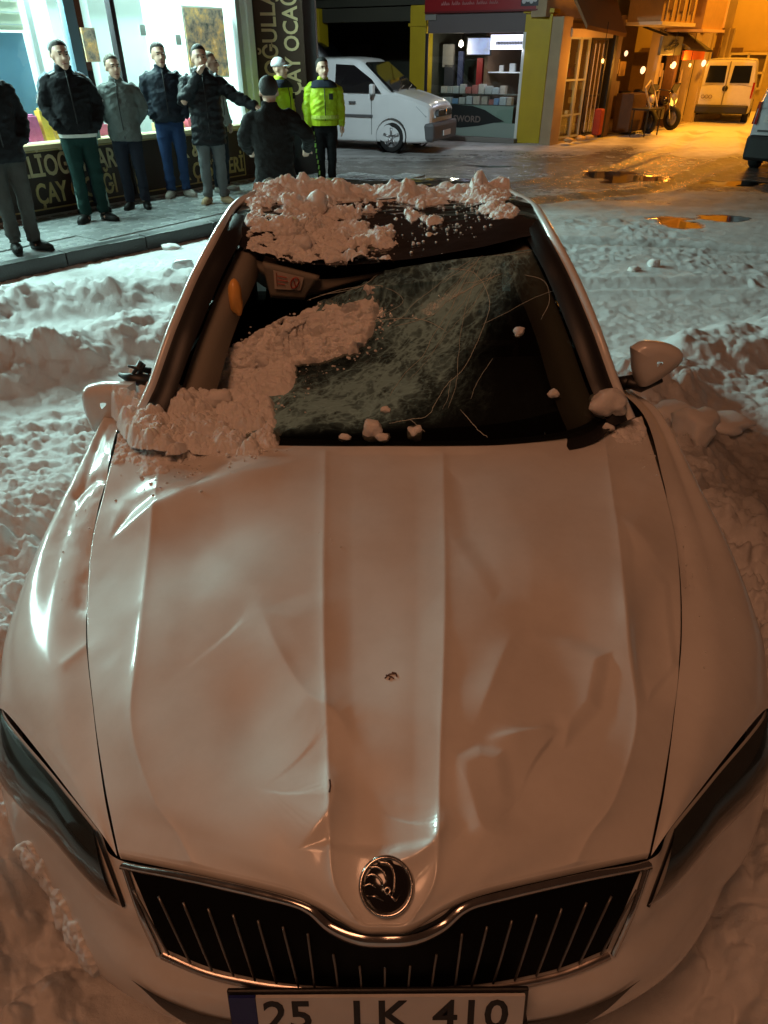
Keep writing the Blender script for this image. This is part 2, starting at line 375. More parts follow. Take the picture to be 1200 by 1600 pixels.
pud = [((4.45, 13.3), .62, .8), ((3.95, 9.2), .28, .34), ((4.75, 9.55), .28, .22), ((6.2, 12.6), .5, .4), ((-.2, 11.6), .5, .2), ((2.4, 14.8), .7, .2)]
GZ = road_height(GX, GY)
wet = np.zeros_like(GX)
for (cx, cy), ax, ay in pud:
    d = np.sqrt(((GX - cx) / ax) ** 2 + ((GY - cy) / ay) ** 2) + 1.9 * (fbm(GX * 1.8, GY * 3.2, 5, 51) - .5)
    w1 = smooth(1.12, .85, d); sel = w1 > .5; lv = GZ[sel].mean() - .006 if sel.any() else 0
    GZ = GZ * (1 - w1) + w1 * lv; wet = np.maximum(wet, w1)
# snow is packed flat beneath the car
under = smooth(1.0, .85, np.abs(GX) + .22 * smooth(.9, .3, GY)) * smooth(4.6, 4.4, GY) * smooth(.0, .25, GY)
GZ = GZ * (1 - under) + .0 * under
dirt = smooth(8.5, 13, GY) * .42 + smooth(1.2, 2.0, GX) * smooth(3.8, 2.2, GY) * .55 - .10  # road dirt, plus painted shade on the ground right of the car
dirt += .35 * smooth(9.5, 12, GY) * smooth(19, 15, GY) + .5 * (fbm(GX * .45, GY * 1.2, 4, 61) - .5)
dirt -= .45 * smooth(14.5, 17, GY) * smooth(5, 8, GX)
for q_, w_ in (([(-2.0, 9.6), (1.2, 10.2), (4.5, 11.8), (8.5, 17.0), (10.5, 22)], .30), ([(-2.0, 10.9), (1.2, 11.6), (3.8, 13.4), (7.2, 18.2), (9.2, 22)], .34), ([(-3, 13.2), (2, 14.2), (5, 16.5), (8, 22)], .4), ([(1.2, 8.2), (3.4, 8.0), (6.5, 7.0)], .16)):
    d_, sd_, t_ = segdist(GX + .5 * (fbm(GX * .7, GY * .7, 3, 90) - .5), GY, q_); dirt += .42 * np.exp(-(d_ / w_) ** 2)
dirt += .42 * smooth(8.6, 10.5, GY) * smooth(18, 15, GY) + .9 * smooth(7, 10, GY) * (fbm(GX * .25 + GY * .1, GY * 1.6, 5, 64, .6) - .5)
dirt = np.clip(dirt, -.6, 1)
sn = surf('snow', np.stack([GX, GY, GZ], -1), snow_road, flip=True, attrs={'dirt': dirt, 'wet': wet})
tag(sn, kind='structure')
# behind the photographer, the same street goes on
bx, by = np.meshgrid(np.linspace(-30, 30, 160), np.linspace(-30, 1.0, 90), indexing='ij')
bz = road_height(bx, by) * .5 - .07
keepb = ~((np.abs(bx) < 3.2 + 0 * bx) & (by > -1.0))
sb = surf('snow_behind', np.stack([bx, by, bz], -1), snow_road, attrs={'dirt': np.zeros_like(bx) + .1, 'wet': np.zeros_like(bx)}, flip=False, keep=None)
tag(sb, kind='structure')
# ------------------------------------------------------------------ the damaged car
car = thing('parked_car', 'white saloon car with dented bonnet, caved-in roof and shattered windscreen under snow', 'car', (0, .9, 0))
CO = np.array((0, .9, 0))
def cs(name, P, m, **kw):          # car surface: points in the place, stored relative to the car
    return surf(name, P - CO, m, parent=car, **kw)
def half(rows):                    # right half in photo pixels -> full symmetric control net
    out = []
    for r in rows:
        q = []
        for c in r:
            if len(c) == 4:          # explicit place coordinates
                q.append(np.array(c[:3], float)); continue
            p = at(*c[:2], z=c[2]); p[0] = (c[0] - 603) / (c[0] - 600) * p[0] if abs(c[0] - 603) > 4 else 0.
            q.append(p)
        out.append(q)
    return np.array(out)
def mirror(H_):
    M = H_[:, :0:-1].copy(); M[..., 0] *= -1
    return np.concatenate([M, H_], 1)

CZ = .0
bon = half([
 [(603, 697, .915), (695, 697, .915), (790, 695, .912), (880, 686, .905), (945, 672, .90), (1006, 650, .895)],
 [(603, 770, .905), (696, 770, .905), (795, 768, .902), (890, 766, .892), (958, 762, .885), (1038, 752, .87)],
 [(603, 870, .888), (698, 870, .888), (800, 869, .885), (900, 867, .870), (972, 865, .858), (1061, 858, .820)],
 [(603, 1010, .868), (697, 1010, .868), (800, 1008, .865), (905, 1005, .845), (985, 1000, .828), (1067, 985, .785)],
 [(603, 1150, .846), (692, 1150, .846), (790, 1147, .844), (905, 1138, .818), (998, 1126, .795), (1056, 1112, .765)],
 [(603, 1285, .815), (688, 1283, .815), (765, 1276, .812), (850, 1267, .797), (965, 1245, .768), (1040, 1222, .742)],
 [(603, 1385, .783), (682, 1378, .785), (742, 1356, .785), (810, 1338, .780), (925, 1306, .755), (1028, 1284, .728)],
 [(603, 1448, .750), (645, 1444, .752), (702, 1411, .762), (765, 1387, .762), (900, 1356, .742), (1018, 1332, .714)]])
BC = mirror(bon)
NB, MB_ = 520, 560
BP = tensor(BC, NB, MB_)
BU, BV = survey(BP)
# dents and folds of the bonnet, surveyed as polylines
def fold(poly, amp, wl, wr, p=1.35, taper=(.4, .4)):
    poly = [tuple(q) for q in cr(np.array(poly, float), np.linspace(0, len(poly) - 1, len(poly) * 4))]
    d, sd, t = segdist(BU, BV, poly); wl, wr = min(wl, 48), min(wr, 48)
    w = np.where(sd > 0, wl, wr)
    end = smooth(0, taper[0], t) * smooth(1, 1 - taper[1], t) if taper else 1
    return amp * np.exp(-(d / w) ** p) * end
def bowl(cx, cy, ax, ay, rot, amp, p=2.):
    c_, s_ = math.cos(rot), math.sin(rot); x = (BU - cx) * c_ + (BV - cy) * s_; y = -(BU - cx) * s_ + (BV - cy) * c_
    return amp * np.exp(-(np.sqrt((x / ax) ** 2 + (y / ay) ** 2)) ** p)
D = np.zeros((NB, MB_))
# styling creases of the panel
xs_ = np.abs(np.linspace(-5, 5, MB_))[None, :] * np.ones((NB, 1))
D += .0035 * np.exp(-(np.abs(xs_ - 1) / .10)) + .0040 * np.exp(-(np.abs(xs_ - 4) / .16))
D -= .010 * smooth(1.0, .5, xs_) * .35
# the long folds from the cowl down to the left shut line
D += fold([(158, 856), (230, 800), (330, 757), (430, 735), (520, 698)], .018, 26, 70)
D += fold([(186, 782), (240, 768), (330, 742)], .008, 12, 34)
D -= bowl(270, 745, 110, 34, -.3, .016)
D -= bowl(330, 840, 150, 60, -.45, .010)
# crease with a sharp head in the middle left
D += fold([(372, 925), (405, 948), (432, 1010), (478, 1082), (530, 1120), (560, 1180)], .012, 90, 22)
D -= bowl(400, 1090, 95, 130, .1, .012)
D -= bowl(560, 1010, 60, 120, .0, .005)
# fold across the left crease above the badge
D += fold([(455, 1332), (500, 1290), (522, 1240), (505, 1180)], .009, 26, 60)
D -= bowl(575, 1240, 80, 60, .0, .007)
D += fold([(688, 1240), (690, 1300), (640, 1345), (560, 1352)], .009, 50, 14)
# big hollow on the right
D -= bowl(850, 1060, 125, 130, .35, .020, 3.)
D += fold([(825, 955), (790, 1010), (752, 1110), (748, 1150)], .009, 30, 60)
D += fold([(748, 1150), (800, 1140), (868, 1132), (882, 1168)], .009, 36, 18)
D -= bowl(800, 1235, 90, 60, .1, .012)
D += fold([(700, 1160), (735, 1230), (760, 1300), (840, 1310)], .006, 30, 30)
# hollow along the right outer edge
D += fold([(955, 795), (1000, 840), (1048, 905)], .007, 20, 40)
D -= bowl(1022, 1000, 36, 90, .05, .012, 3.)
D += fold([(1058, 1030), (1066, 1052), (1052, 1120)], .006, 20, 14)
D += fold([(960, 860), (985, 1000), (1002, 1120)], .005, 14, 20)
D -= bowl(690, 800, 70, 130, .3, .007)
def facet(poly, gx, gy, soft=9, amp=0.):       # a buckled plane: tilted area with fairly crisp borders
    n = len(poly); inside = np.zeros(BU.shape, bool); j = n - 1
    for i in range(n):
        xi, yi = poly[i]; xj, yj = poly[j]
        inside ^= ((yi > BV) != (yj > BV)) & (BU < (xj - xi) * (BV - yi) / (yj - yi + 1e-9) + xi); j = i
    wu = BU; d, _, _ = segdist(wu, BV, poly + poly[:1]); sdn = np.where(inside, d, -d); m_ = smooth(0, soft * 2.4, sdn)
    cx = sum(p[0] for p in poly) / n; cy = sum(p[1] for p in poly) / n
    return m_ * (gx * (BU - cx) + gy * (BV - cy)) * 1e-4 + m_ * amp
D += facet([(825, 950), (900, 975), (962, 1010), (945, 1100), (882, 1168), (868, 1130), (800, 1140), (748, 1150), (782, 1035)], .55, .15, 13, .005)
D += facet([(700, 1168), (748, 1150), (796, 1160), (812, 1235), (790, 1305), (704, 1322)], .5, -.4, 13, .0025)
D += facet([(462, 1330), (500, 1285), (524, 1240), (600, 1232), (688, 1246), (688, 1330), (600, 1338)], .0, -.55, 10, -.002)
D += facet([(975, 820), (1050, 910), (1063, 1040), (1012, 1100), (990, 1000)], .6, .1, 6, .0015)
D += facet([(168, 848), (240, 798), (330, 757), (500, 702), (330, 705), (190, 775)], -.3, -1.2, 9, -.004)
D += facet([(405, 948), (432, 1010), (478, 1082), (530, 1122), (690, 1160), (690, 930), (560, 885)], -.20, .12, 16, .002)
D -= bowl(425, 1120, 75, 95, -.3, .010, 2.6)
D += facet([(690, 720), (780, 730), (850, 850), (835, 950), (770, 940), (705, 840)], .5, -.2, 14, -.002)
D += .0014 * (fbm(BP[..., 0] * 5, BP[..., 1] * 5, 3, 71) - .5) * 2
for _ in range(2):
    D[1:-1] = (D[:-2] + 2 * D[1:-1] + D[2:]) / 4; D[:, 1:-1] = (D[:, :-2] + 2 * D[:, 1:-1] + D[:, 2:]) / 4
BP[..., 2] += 1.65 * D * smooth(0, 14, np.arange(NB))[:, None] * smooth(0, 10, NB - 1 - np.arange(NB))[:, None]
# folded-down rim of the panel
def rimmed(P, drop=.02, cols=True):
    a = P[:, :1].copy(); b = P[:, -1:].copy(); a[..., 2] -= drop; b[..., 2] -= drop
    Q = np.concatenate([a, P, b], 1); a = Q[:1].copy(); b = Q[-1:].copy(); a[..., 2] -= drop; b[..., 2] -= drop
    return np.concatenate([a, Q, b], 0)
bonnet = cs('bonnet', rimmed(BP), paint, flip=True)

# wings, doors and quarters: one net per side
def sidepts(f0, f1, f2, y, w=(.90, .895, .86)):
    return [f0, f1, f2, (w[0], f2y(f2, y), .56, 1), (w[1], f2y(f2, y), .40, 1), (w[2], f2y(f2, y), .22, 1)]
def f2y(f2, y): return y
wing = half([
 sidepts((1020, 1338, .709), (1066, 1274, .717), (1197, 1110, .661), .50, (.883, .878, .84)),
 sidepts((1040.5, 1240, .739), (1104, 1190, .728), (1199, 1088, .668), .55, (.888, .882, .842)),
 sidepts((1057.5, 1109, .763), (1126, 1092, .750), (1200, 1050, .672), .66),
 sidepts((1068.5, 985, .783), (1130, 984, .765), (1191, 985, .690), .80),
 sidepts((1062.5, 858, .818), (1105, 860, .800), (1146, 866, .755), 1.02),
 sidepts((1039.5, 751, .868), (1068, 753, .850), (1090, 758, .815), 1.22),
 sidepts((1009, 649, .893), (1024, 650, .880), (1034, 656, .855), 1.52),
 [(.775, 1.75, .935, 1), (.83, 1.75, .915, 1), (.885, 1.75, .85, 1), (.90, 1.75, .56, 1), (.895, 1.75, .40, 1), (.86, 1.75, .22, 1)]])
# join first three columns to the pixel-derived shoulder in depth
for r in wing[:7]:
    for k in (3, 4, 5): r[k][1] = r[2][1] + .0
def arch_keep(P, wy, wz=.335, rad=.355):
    c = (P[:-1, :-1] + P[1:, 1:]) / 2
    return ((c[..., 1] - wy) ** 2 + (c[..., 2] - wz) ** 2 > rad ** 2) | (np.abs(c[..., 0]) < .6)
WY = (.92, 3.60)
doorr = [wing[-1]]
for y, z, w in ((2.3, .95, .0), (2.9, .965, .0), (3.3, .97, .0), (3.7, .975, .0), (4.1, .97, -.03), (4.35, .95, -.10)):
    doorr.append(np.array([(.775 + w, y, z), (.83 + w, y, z - .02), (.895 + w, y, .85), (.905 + w, y, .56), (.90 + w, y, .40), (.86 + w, y, .22)]))
doorr = np.array(doorr)
for s in (1, -1):
    def ms(C): C = C.copy(); C[..., 0] *= s; return C
    P = tensor(ms(wing), 220, 150)
    U, V_ = survey(P)
    if s < 0:   # buckled corner by the windscreen pillar
        d, sd, t = segdist(U, V_, [(178, 752), (160, 830), (140, 900), (128, 945)]); P[..., 2] -= .010 * np.exp(-(d / 16) ** 2) * (.6 + .8 * fbm(U / 18, V_ / 18, 3, 5))
        d, sd, t = segdist(U, V_, [(120, 775), (150, 745), (185, 742)]); P[..., 2] -= .012 * np.exp(-(d / 8) ** 1.5)
        d, sd, t = segdist(U, V_, [(100, 1038), (135, 1010)]); P[..., 2] += .005 * np.exp(-np.abs(d) / 10)
        P[..., 2] += .008 * (fbm(U / 22, V_ / 22, 3, 8) - .5) * smooth(960, 700, V_)
    else:
        d, sd, t = segdist(U, V_, [(1045, 780), (1062, 850), (1080, 920)]); P[..., 2] -= .006 * np.exp(-(d / 14) ** 2) * (.6 + .8 * fbm(U / 18, V_ / 18, 3, 6))
    cs('wing', P, paint, flip=s > 0, keep=arch_keep(P, WY[0]))
    P = tensor(ms(doorr), 90, 80)
    ys = P[:, 0, 1]
    for nm, a, b in (('front_door', 1.75, 2.62), ('rear_door', 2.62, 3.30), ('rear_quarter', 3.30, 4.4)):
        i = np.where((ys >= a - .03) & (ys <= b + .001))[0]; Q = P[i[0]:i[-1] + 1].copy()
        if nm != 'rear_quarter': Q[-1, :, 0] -= s * .012
        dd = cs(nm, Q, paint, flip=s > 0, keep=arch_keep(Q, WY[1]))
        if nm != 'rear_quarter':
            h = MB().box((s * .915, (a + b) / 2 + .25 - .9, .80), (.03, .18, .028)); h.build('handle', paint, dd, bevel=.008)
# rear deck, tail, underbody
tail = MB(); tail.V = []
deck = np.array([[(-x, 3.95, .99), (0, 3.95, 1.02), (x, 3.95, .99)] for x in (.775,)] + [[(-.68, 4.38, .97), (0, 4.42, 1.0), (.68, 4.38, .97)]] + [[(-.74, 4.45, .75), (0, 4.52, .76), (.74, 4.45, .75)]] + [[(-.74, 4.42, .3), (0, 4.50, .3), (.74, 4.42, .3)]])
cs('boot_lid', tensor(deck, 30, 24), paint)
for s in (1, -1):
    MB().box((s * .63, 4.44 - .9, .78), (.28, .06, .16)).build('tail_light', mat('tail_red', (.35, .01, .01), .2), car, bevel=.02)
MB().box((0, 2.3 - .9, .24), (1.6, 3.9, .06)).box((0, 1.35 - .9, .5), (1.45, .04, .5)).build('floor_pan', black_plastic, car)
# wheels
def wheel(parent, cx, cy, cz, r=.33, w=.2, spokes=5, rimcol=None, s=1):
    t = MB().lathe([(r * .66, -w * .45), (r * .9, -w * .5), (r, -w * .36), (r, w * .36), (r * .9, w * .5), (r * .66, w * .45)], (cx, cy, cz), 'X', 32).build('tyre', rubber, parent, True)
    m = MB().lathe([(r * .67, s * w * .40), (r * .64, s * w * .44), (r * .60, s * w * .40), (r * .58, s * w * .1), (.02, s * w * .08)], (cx, cy, cz), 'X', 32)
    for k in range(spokes):
        a = 2 * math.pi * k / spokes + .3; ca, sa = math.cos(a), math.sin(a)
        m.tube([(cx + s * w * .38, cy + ca * r * .08, cz + sa * r * .08), (cx + s * w * .42, cy + ca * r * .35, cz + sa * r * .35), (cx + s * w * .40, cy + ca * r * .62, cz + sa * r * .62)], [r * .13, r * .11, r * .13], 6)
    m.lathe([(.001, s * w * .47), (r * .15, s * w * .45), (r * .17, s * w * .36)], (cx, cy, cz), 'X', 16)
    m.build('rim', rimcol or mat('alloy', (.45, .45, .46), .35, .8), t, True)
    return t
for s in (1, -1):
    for wy in WY:
        wheel(car, s * .79, wy - .9, .33, s=s)
        arch = MB(); pts = [(s * .80, wy - .9 + .36 * math.cos(a), .335 + .36 * math.sin(a)) for a in np.linspace(-.35, math.pi + .35, 24)]
        V = []; F = []
        for i, p in enumerate(pts): V += [(s * .50, p[1], p[2]), (s * .90, p[1], p[2])]
        for i in range(23): F.append((2 * i, 2 * i + 1, 2 * i + 3, 2 * i + 2))
        arch.add(V, F).build('wheel_arch_liner', black_plastic, car)

# front end
def resample(P, n, m, i0=0, i1=None, j0=0, j1=None):
    i1 = P.shape[0] - 1 if i1 is None else i1; j1 = P.shape[1] - 1 if j1 is None else j1
    I, J = np.meshgrid(np.linspace(i0, i1, n), np.linspace(j0, j1, m), indexing='ij')
    a = np.floor(I).astype(int).clip(0, P.shape[0] - 2); b = np.floor(J).astype(int).clip(0, P.shape[1] - 2); f = (I - a)[..., None]; g_ = (J - b)[..., None]
    return P[a, b] * (1 - f) * (1 - g_) + P[a + 1, b] * f * (1 - g_) + P[a, b + 1] * (1 - f) * g_ + P[a + 1, b + 1] * f * g_
fas = half([
 [(603, 1458, .742), (645, 1454, .744), (702, 1421, .752), (765, 1397, .752), (900, 1366, .732), (1020, 1342, .704), (1050, 1296, .716), (1115, 1216, .705), (1198, 1112, .655), (.885, .62, .62, 1)],
 [(603, 1505, .640), (660, 1503, .642), (730, 1492, .645), (800, 1474, .645), (905, 1445, .640), (985, 1425, .634), (1040, 1390, .640), (1115, 1302, .640), (1205, 1190, .590), (.895, .60, .54, 1)],
 [(603, 1548, .530), (670, 1547, .531), (740, 1541, .532), (810, 1530, .534), (880, 1514, .538), (945, 1492, .545), (1012, 1452, .560), (1110, 1350, .560), (1195, 1260, .500), (.90, .60, .46, 1)],
 [(603, 1590, .470), (680, 1590, .470), (755, 1586, .470), (825, 1580, .470), (895, 1570, .470), (960, 1552, .475), (1030, 1500, .480), (1105, 1405, .470), (1172, 1325, .430), (.895, .58, .38, 1)],
 [(0, .005, .36, 1), (.1, .005, .36, 1), (.19, .01, .36, 1), (.27, .018, .36, 1), (.36, .03, .36, 1), (.45, .055, .36, 1), (.58, .12, .37, 1), (.70, .23, .37, 1), (.80, .38, .34, 1), (.87, .56, .30, 1)],
 [(0, .03, .24, 1), (.1, .03, .24, 1), (.19, .035, .24, 1), (.27, .045, .24, 1), (.36, .06, .24, 1), (.45, .09, .24, 1), (.57, .15, .24, 1), (.68, .26, .24, 1), (.78, .40, .22, 1), (.84, .56, .20, 1)]])
FC = mirror(fas)
FP = tensor(FC, 160, 420)
bumper = cs('bumper', FP, paint, flip=True)
def fpoint(u, v):                   # nearest fascia point to a photo pixel, with its outward normal
    U, V_ = survey(FP); k = np.argmin((U - u) ** 2 + (V_ - v) ** 2); i, j = divmod(k, FP.shape[1])
    return FP[i, j], FN[i, j]
FN = normals(FP); FN *= np.sign(-FN[80, 210, 1])
FU, FV = survey(FP)
def on_fascia(poly_t, poly_b, n, m, off):   # patch between two surveyed polylines lying on the front end
    T = cr(np.array(poly_t, float), np.linspace(0, len(poly_t) - 1, n)); Bt = cr(np.array(poly_b, float), np.linspace(0, len(poly_b) - 1, n))
    P = np.zeros((m, n, 3))
    for i in range(m):
        q = T + (Bt - T) * i / (m - 1)
        for j in range(n):
            d = (FU - q[j, 0]) ** 2 + (FV - q[j, 1]) ** 2; kk = np.argmin(d); a, b = divmod(kk, FP.shape[1])
            # refine linearly with the local tangents
            a0, a1 = max(a - 1, 0), min(a + 1, FP.shape[0] - 1); b0, b1 = max(b - 1, 0), min(b + 1, FP.shape[1] - 1)
            J = np.array([[FU[a1, b] - FU[a0, b], FU[a, b1] - FU[a, b0]], [FV[a1, b] - FV[a0, b], FV[a, b1] - FV[a, b0]]])
            try: x = np.linalg.solve(J, [q[j, 0] - FU[a, b], q[j, 1] - FV[a, b]])
            except Exception: x = (0, 0)
            x = np.clip(x, -.8, .8)
            P[i, j] = FP[a, b] + x[0] * (FP[a1, b] - FP[a0, b]) + x[1] * (FP[a, b1] - FP[a, b0]) + FN[a, b] * off
    return P
def sym(poly): return [(1206 - u, v) for u, v in poly[::-1]] + poly
gt = [(603, 1474), (650, 1470), (688, 1450), (718, 1424), (765, 1410), (880, 1382), (1000, 1357)]
gb = [(603, 1540), (650, 1540), (700, 1538), (755, 1534), (815, 1524), (880, 1508), (948, 1480)]
gtf = sym(gt[1:] if 0 else gt)[:]; gbf = sym(gb)
gtf = [(1206 - u, v) for u, v in gt[:0:-1]] + gt; gbf = [(1206 - u, v) for u, v in gb[:0:-1]] + gb
GP = on_fascia(gtf, gbf, 120, 8, .003)
grille = cs('grille', GP, mat('grille_black', (.003, .003, .003), .7, spec=.08), flip=True)
def strip(name, line, w, h, m, parent=car, n=90, base=.004):    # a moulded bar that follows the front end
    L = cr(np.array(line, float), np.linspace(0, len(line) - 1, n)); T = np.gradient(L, axis=0); T /= np.linalg.norm(T, axis=1, keepdims=True)
    Nn = np.stack([-T[:, 1], T[:, 0]], 1)
    rows = []
    for k, (o, hh) in enumerate(((-1, 0), (-.8, .8), (0, 1), (.8, .8), (1, 0))):
        q = L + Nn * o * w / 2
        rows.append(on_fascia([tuple(a) for a in q], [tuple(a) for a in q + .01], n, 2, base + h * hh)[0])
    return cs(name, np.array(rows), m, parent=None) if False else surf(name, np.array(rows) - CO, m, parent=parent)
# black shut gap above the grille, chrome frame, black inner rim
gl = [(603, 1464), (648, 1460), (690, 1441), (722, 1414), (765, 1399), (890, 1370), (1012, 1346)]
strip('shut_gap', [(1206 - u, v - 7) for u, v in gl[:0:-1]] + [(u, v - 7) for u, v in gl], 8, .001, black_plastic, base=.002)
strip('grille_surround', [(1206 - u, v + 2) for u, v in gl[:0:-1]] + [(u, v + 2) for u, v in gl], 12, .008, chrome)
for s in (1, -1):
    e = [(1008, 1352), (985, 1420), (955, 1488)]
    strip('grille_surround', [(u if s > 0 else 1206 - u, v) for u, v in e], 7, .006, chrome, n=20)
bl = [(603, 1549), (670, 1548), (755, 1542), (820, 1532), (885, 1516), (950, 1489)]
strip('grille_surround', [(1206 - u, v) for u, v in bl[:0:-1]] + bl, 10, .006, mat('chrome_dull', (.45, .40, .37), .3, 1., noise=.3, nscale=20))
# vertical slats
for k in range(-10, 11):
    xt = 603 + k * 38.5; f = abs(xt - 603) / 400
    vt = np.interp(abs(xt - 603), [0, 50, 85, 115, 160, 280, 400], [1490, 1486, 1466, 1440, 1428, 1400, 1372]) + 8
    xb = 603 + k * 38.5 * (.86 if abs(k) > 3 else .93) ; vb = np.interp(abs(xb - 603), [0, 100, 210, 280, 345], [1534, 1531, 1517, 1501, 1474])
    P = on_fascia([(xt - 1.6, vt), (xt - 1.6, vt)], [(xb - 1.6, vb), (xb - 1.6, vb)], 2, 10, .014)[:, 0]
    m = MB(); m.tube([tuple(p - CO) for p in P], .0021, 6); m.build('grille_slat', mat('slat_metal', (.20, .19, .18), .4, .7), car, True)
# headlights
hl_t = [(1053, 1294), (1100, 1238), (1150, 1175), (1198, 1116)]; hl_b = [(1010, 1414), (1060, 1372), (1120, 1305), (1206, 1205)]
for s in (1, -1):
    tt = [(u if s > 0 else 1206 - u, v) for u, v in hl_t]; bb = [(u if s > 0 else 1206 - u, v) for u, v in hl_b]
    hT = cr(np.array([(.04, 6.08), (.04, 7), (.04, 8), (.06, 9)]), np.linspace(0, 3, 50)); hB = cr(np.array([(1.0, 5.42), (1.12, 6.25), (1.22, 7.2), (1.35, 8.6)]), np.linspace(0, 3, 50))
    P = np.zeros((24, 50, 3))
    for i in range(24):
        q = hT + (hB - hT) * i / 23
        for j in range(50):
            a, b = q[j, 0] / 5 * 159, (9 + s * q[j, 1]) / 18 * 419; P[i, j] = resample(FP, 1, 1, a, a, b, b)[0, 0] + FN[int(a), min(419, int(b))] * .004
    if s < 0: P = P[:, ::-1]
    bulge = np.sin(np.linspace(0, math.pi, 24))[:, None] ** .6 * .012
    P[..., 1] -= bulge; P[..., 2] += bulge * .6
    hd = cs('headlight', P, mat('headlight_glass', (.022, .026, .024), .16, coat=1., noise=.5, nscale=9), flip=True)
    strip('headlight_seal', [tt[0], bb[0]], 5, .002, black_plastic, parent=car, n=16)
# lower intake mouths
for s in (1, -1):
    t_ = [(1000, 1528), (950, 1558), (880, 1585), (800, 1600)]; b_ = [(985, 1540), (940, 1580), (880, 1612), (800, 1630)]
    if s < 0: t_ = [(1206 - u, v) for u, v in t_]; b_ = [(1206 - u, v) for u, v in b_]
    else: t_ = t_[::-1]; b_ = b_[::-1]
    cs('air_intake', on_fascia(t_, b_, 30, 8, .003), black_plastic, flip=True)
MB().box((-.004, -.9 + .005, .470), (.50, .06, .07)).build('plate_bracket', black_plastic, car)
# number plate
pM = Matrix.Translation((-.010, -.9 - .010, .531)) @ Matrix.Rotation(R(-12), 4, 'X') @ Matrix.Rotation(R(-.6), 4, 'Y')
pl = MB(); pl.M = pM; pl.box((0, 0, 0), (.505, .008, .112)); plate = pl.build('number_plate', black_plastic, car, bevel=.003)
pl = MB(); pl.M = pM; pl.box((.021, -.008, 0), (.448, .005, .101)); pl.build('plate_face', mat('plate_white', (.62, .61, .60), .5, noise=.12, nscale=15), plate)
pl = MB(); pl.M = pM; pl.box((-.226, -.008, 0), (.044, .005, .101)); pl.build('plate_band', mat('plate_blue', (.01, .02, .14), .5), plate)
tm = Matrix.Rotation(R(90), 4, 'X')
ink = mat('plate_ink', (.012, .010, .012), .6)
def ptxt(s, x, z, size, m=ink, xs=1.15, b=.0022): return text('plate_lettering', s, size, m, plate, pM @ Matrix.Translation((x, -.0112, z)) @ tm, .0006, b, xs)
ptxt('25', -.194, -.029, .102, xs=.84, b=.0014); ptxt('LK', -.046, -.029, .102, xs=.84, b=.0014); ptxt('410', .092, -.029, .102, xs=.84, b=.0014)
ptxt('TR', -.243, -.032, .022, mat('plate_tr', (.5, .5, .5), .5), 1., .0004)

# round badge on the nose
bp, bn = None, None
k = np.argmin((BU - 603) ** 2 + (BV - 1382) ** 2); bi, bj = divmod(k, MB_); bp = BP[bi, bj]; BN = normals(BP); BN *= np.sign(BN[100, 100, 2]); bn = BN[bi, bj]
zq = Vector(tuple(bn)).to_track_quat('Z', 'Y').to_matrix().to_4x4()
# local +y of the badge should point up the bonnet
Z = Vector(tuple(bn)); Xa = Vector((1, 0, 0)); Ya = Z.cross(Xa).normalized(); Xa = Ya.cross(Z).normalized()
bM = Matrix.Translation(Vector(tuple(bp - CO)) + Z * .002) @ Matrix(((Xa.x, Ya.x, Z.x, 0), (Xa.y, Ya.y, Z.y, 0), (Xa.z, Ya.z, Z.z, 0), (0, 0, 0, 1)))
def bl_(): m = MB(); m.M = bM; return m
rb = .0445
badge = bl_().lathe([(0, .004), (rb * .82, .004), (rb * .86, .002)], (0, 0, 0), 'Z', 40).build('badge', black_gloss, car, True)
bl_().lathe([(rb, 0), (rb * 1.0, .005), (rb * .95, .008), (rb * .87, .008), (rb * .84, .003)], (0, 0, 0), 'Z', 48).build('badge_ring', chrome, badge, True)
m = bl_()     # feathered arrow: three curved feathers over a pointed shaft with a round eye
for pts, w_ in (([(-.028, .026), (-.014, .027), (-.003, .019), (.001, .006)], .0026), ([(-.015, .034), (.004, .032), (.013, .018), (.013, .0), (.009, -.013)], .0022), ([(-.033, .012), (-.022, .017), (-.010, .010), (-.006, .0)], .0024), ([(-.036, .0), (-.026, .003), (-.016, -.002)], .0018)):
    q_ = cr(np.array(pts), np.linspace(0, len(pts) - 1, 14)); m.tube([(a, b, .0055) for a, b in q_], [w_ * .3] + [w_] * 11 + [w_ * .7, w_ * .3], 6)
m.tube([(-.032, -.013, .0055), (-.018, -.014, .0055), (-.004, -.020, .0055)], [.0006, .002, .0016], 6)
m.tube([(.004, -.010, .0055), (.014, -.020, .0055), (.022, -.012, .0055)], [.002, .0024, .0005], 6)
m.lathe([(.0028, .0045), (.0046, .0065), (.006, .0045)], (.002, -.006, 0), 'Z', 14)
m.build('badge_emblem', mat('emblem_chrome', (.5, .47, .44), .2, 1.), badge, True)

# chips in the paint
def chip(u, v, pts, w=.0011):
    k = np.argmin((BU - u) ** 2 + (BV - v) ** 2); i, j = divmod(k, MB_); p = BP[i, j] - CO
    m = MB(); P3 = [(p[0] + a, p[1] + b, 0) for a, b in pts]
    out = []
    for q in P3:
        kk = np.argmin((BP[..., 0] - q[0]) ** 2 + (BP[..., 1] - CO[1] - q[1]) ** 2); a, b = divmod(kk, MB_); out.append((q[0], q[1], BP[a, b, 2] + .0006))
    m.tube(out, w, 5); m.build('paint_chip', mat('chip_rust', (.09, .03, .012), .8), bonnet)
for pts in ([(-.012, -.006), (-.003, .004), (.010, .004)], [(-.010, .002), (.0, -.002), (.006, -.008)], [(.002, .008), (.010, .006), (.012, -.004)], [(-.004, -.010), (.0, -.002)]):
    chip(610, 1052, pts, .0015)
chip(516, 1232, [(0, -.012), (.001, 0), (-.001, .012)], .0016)
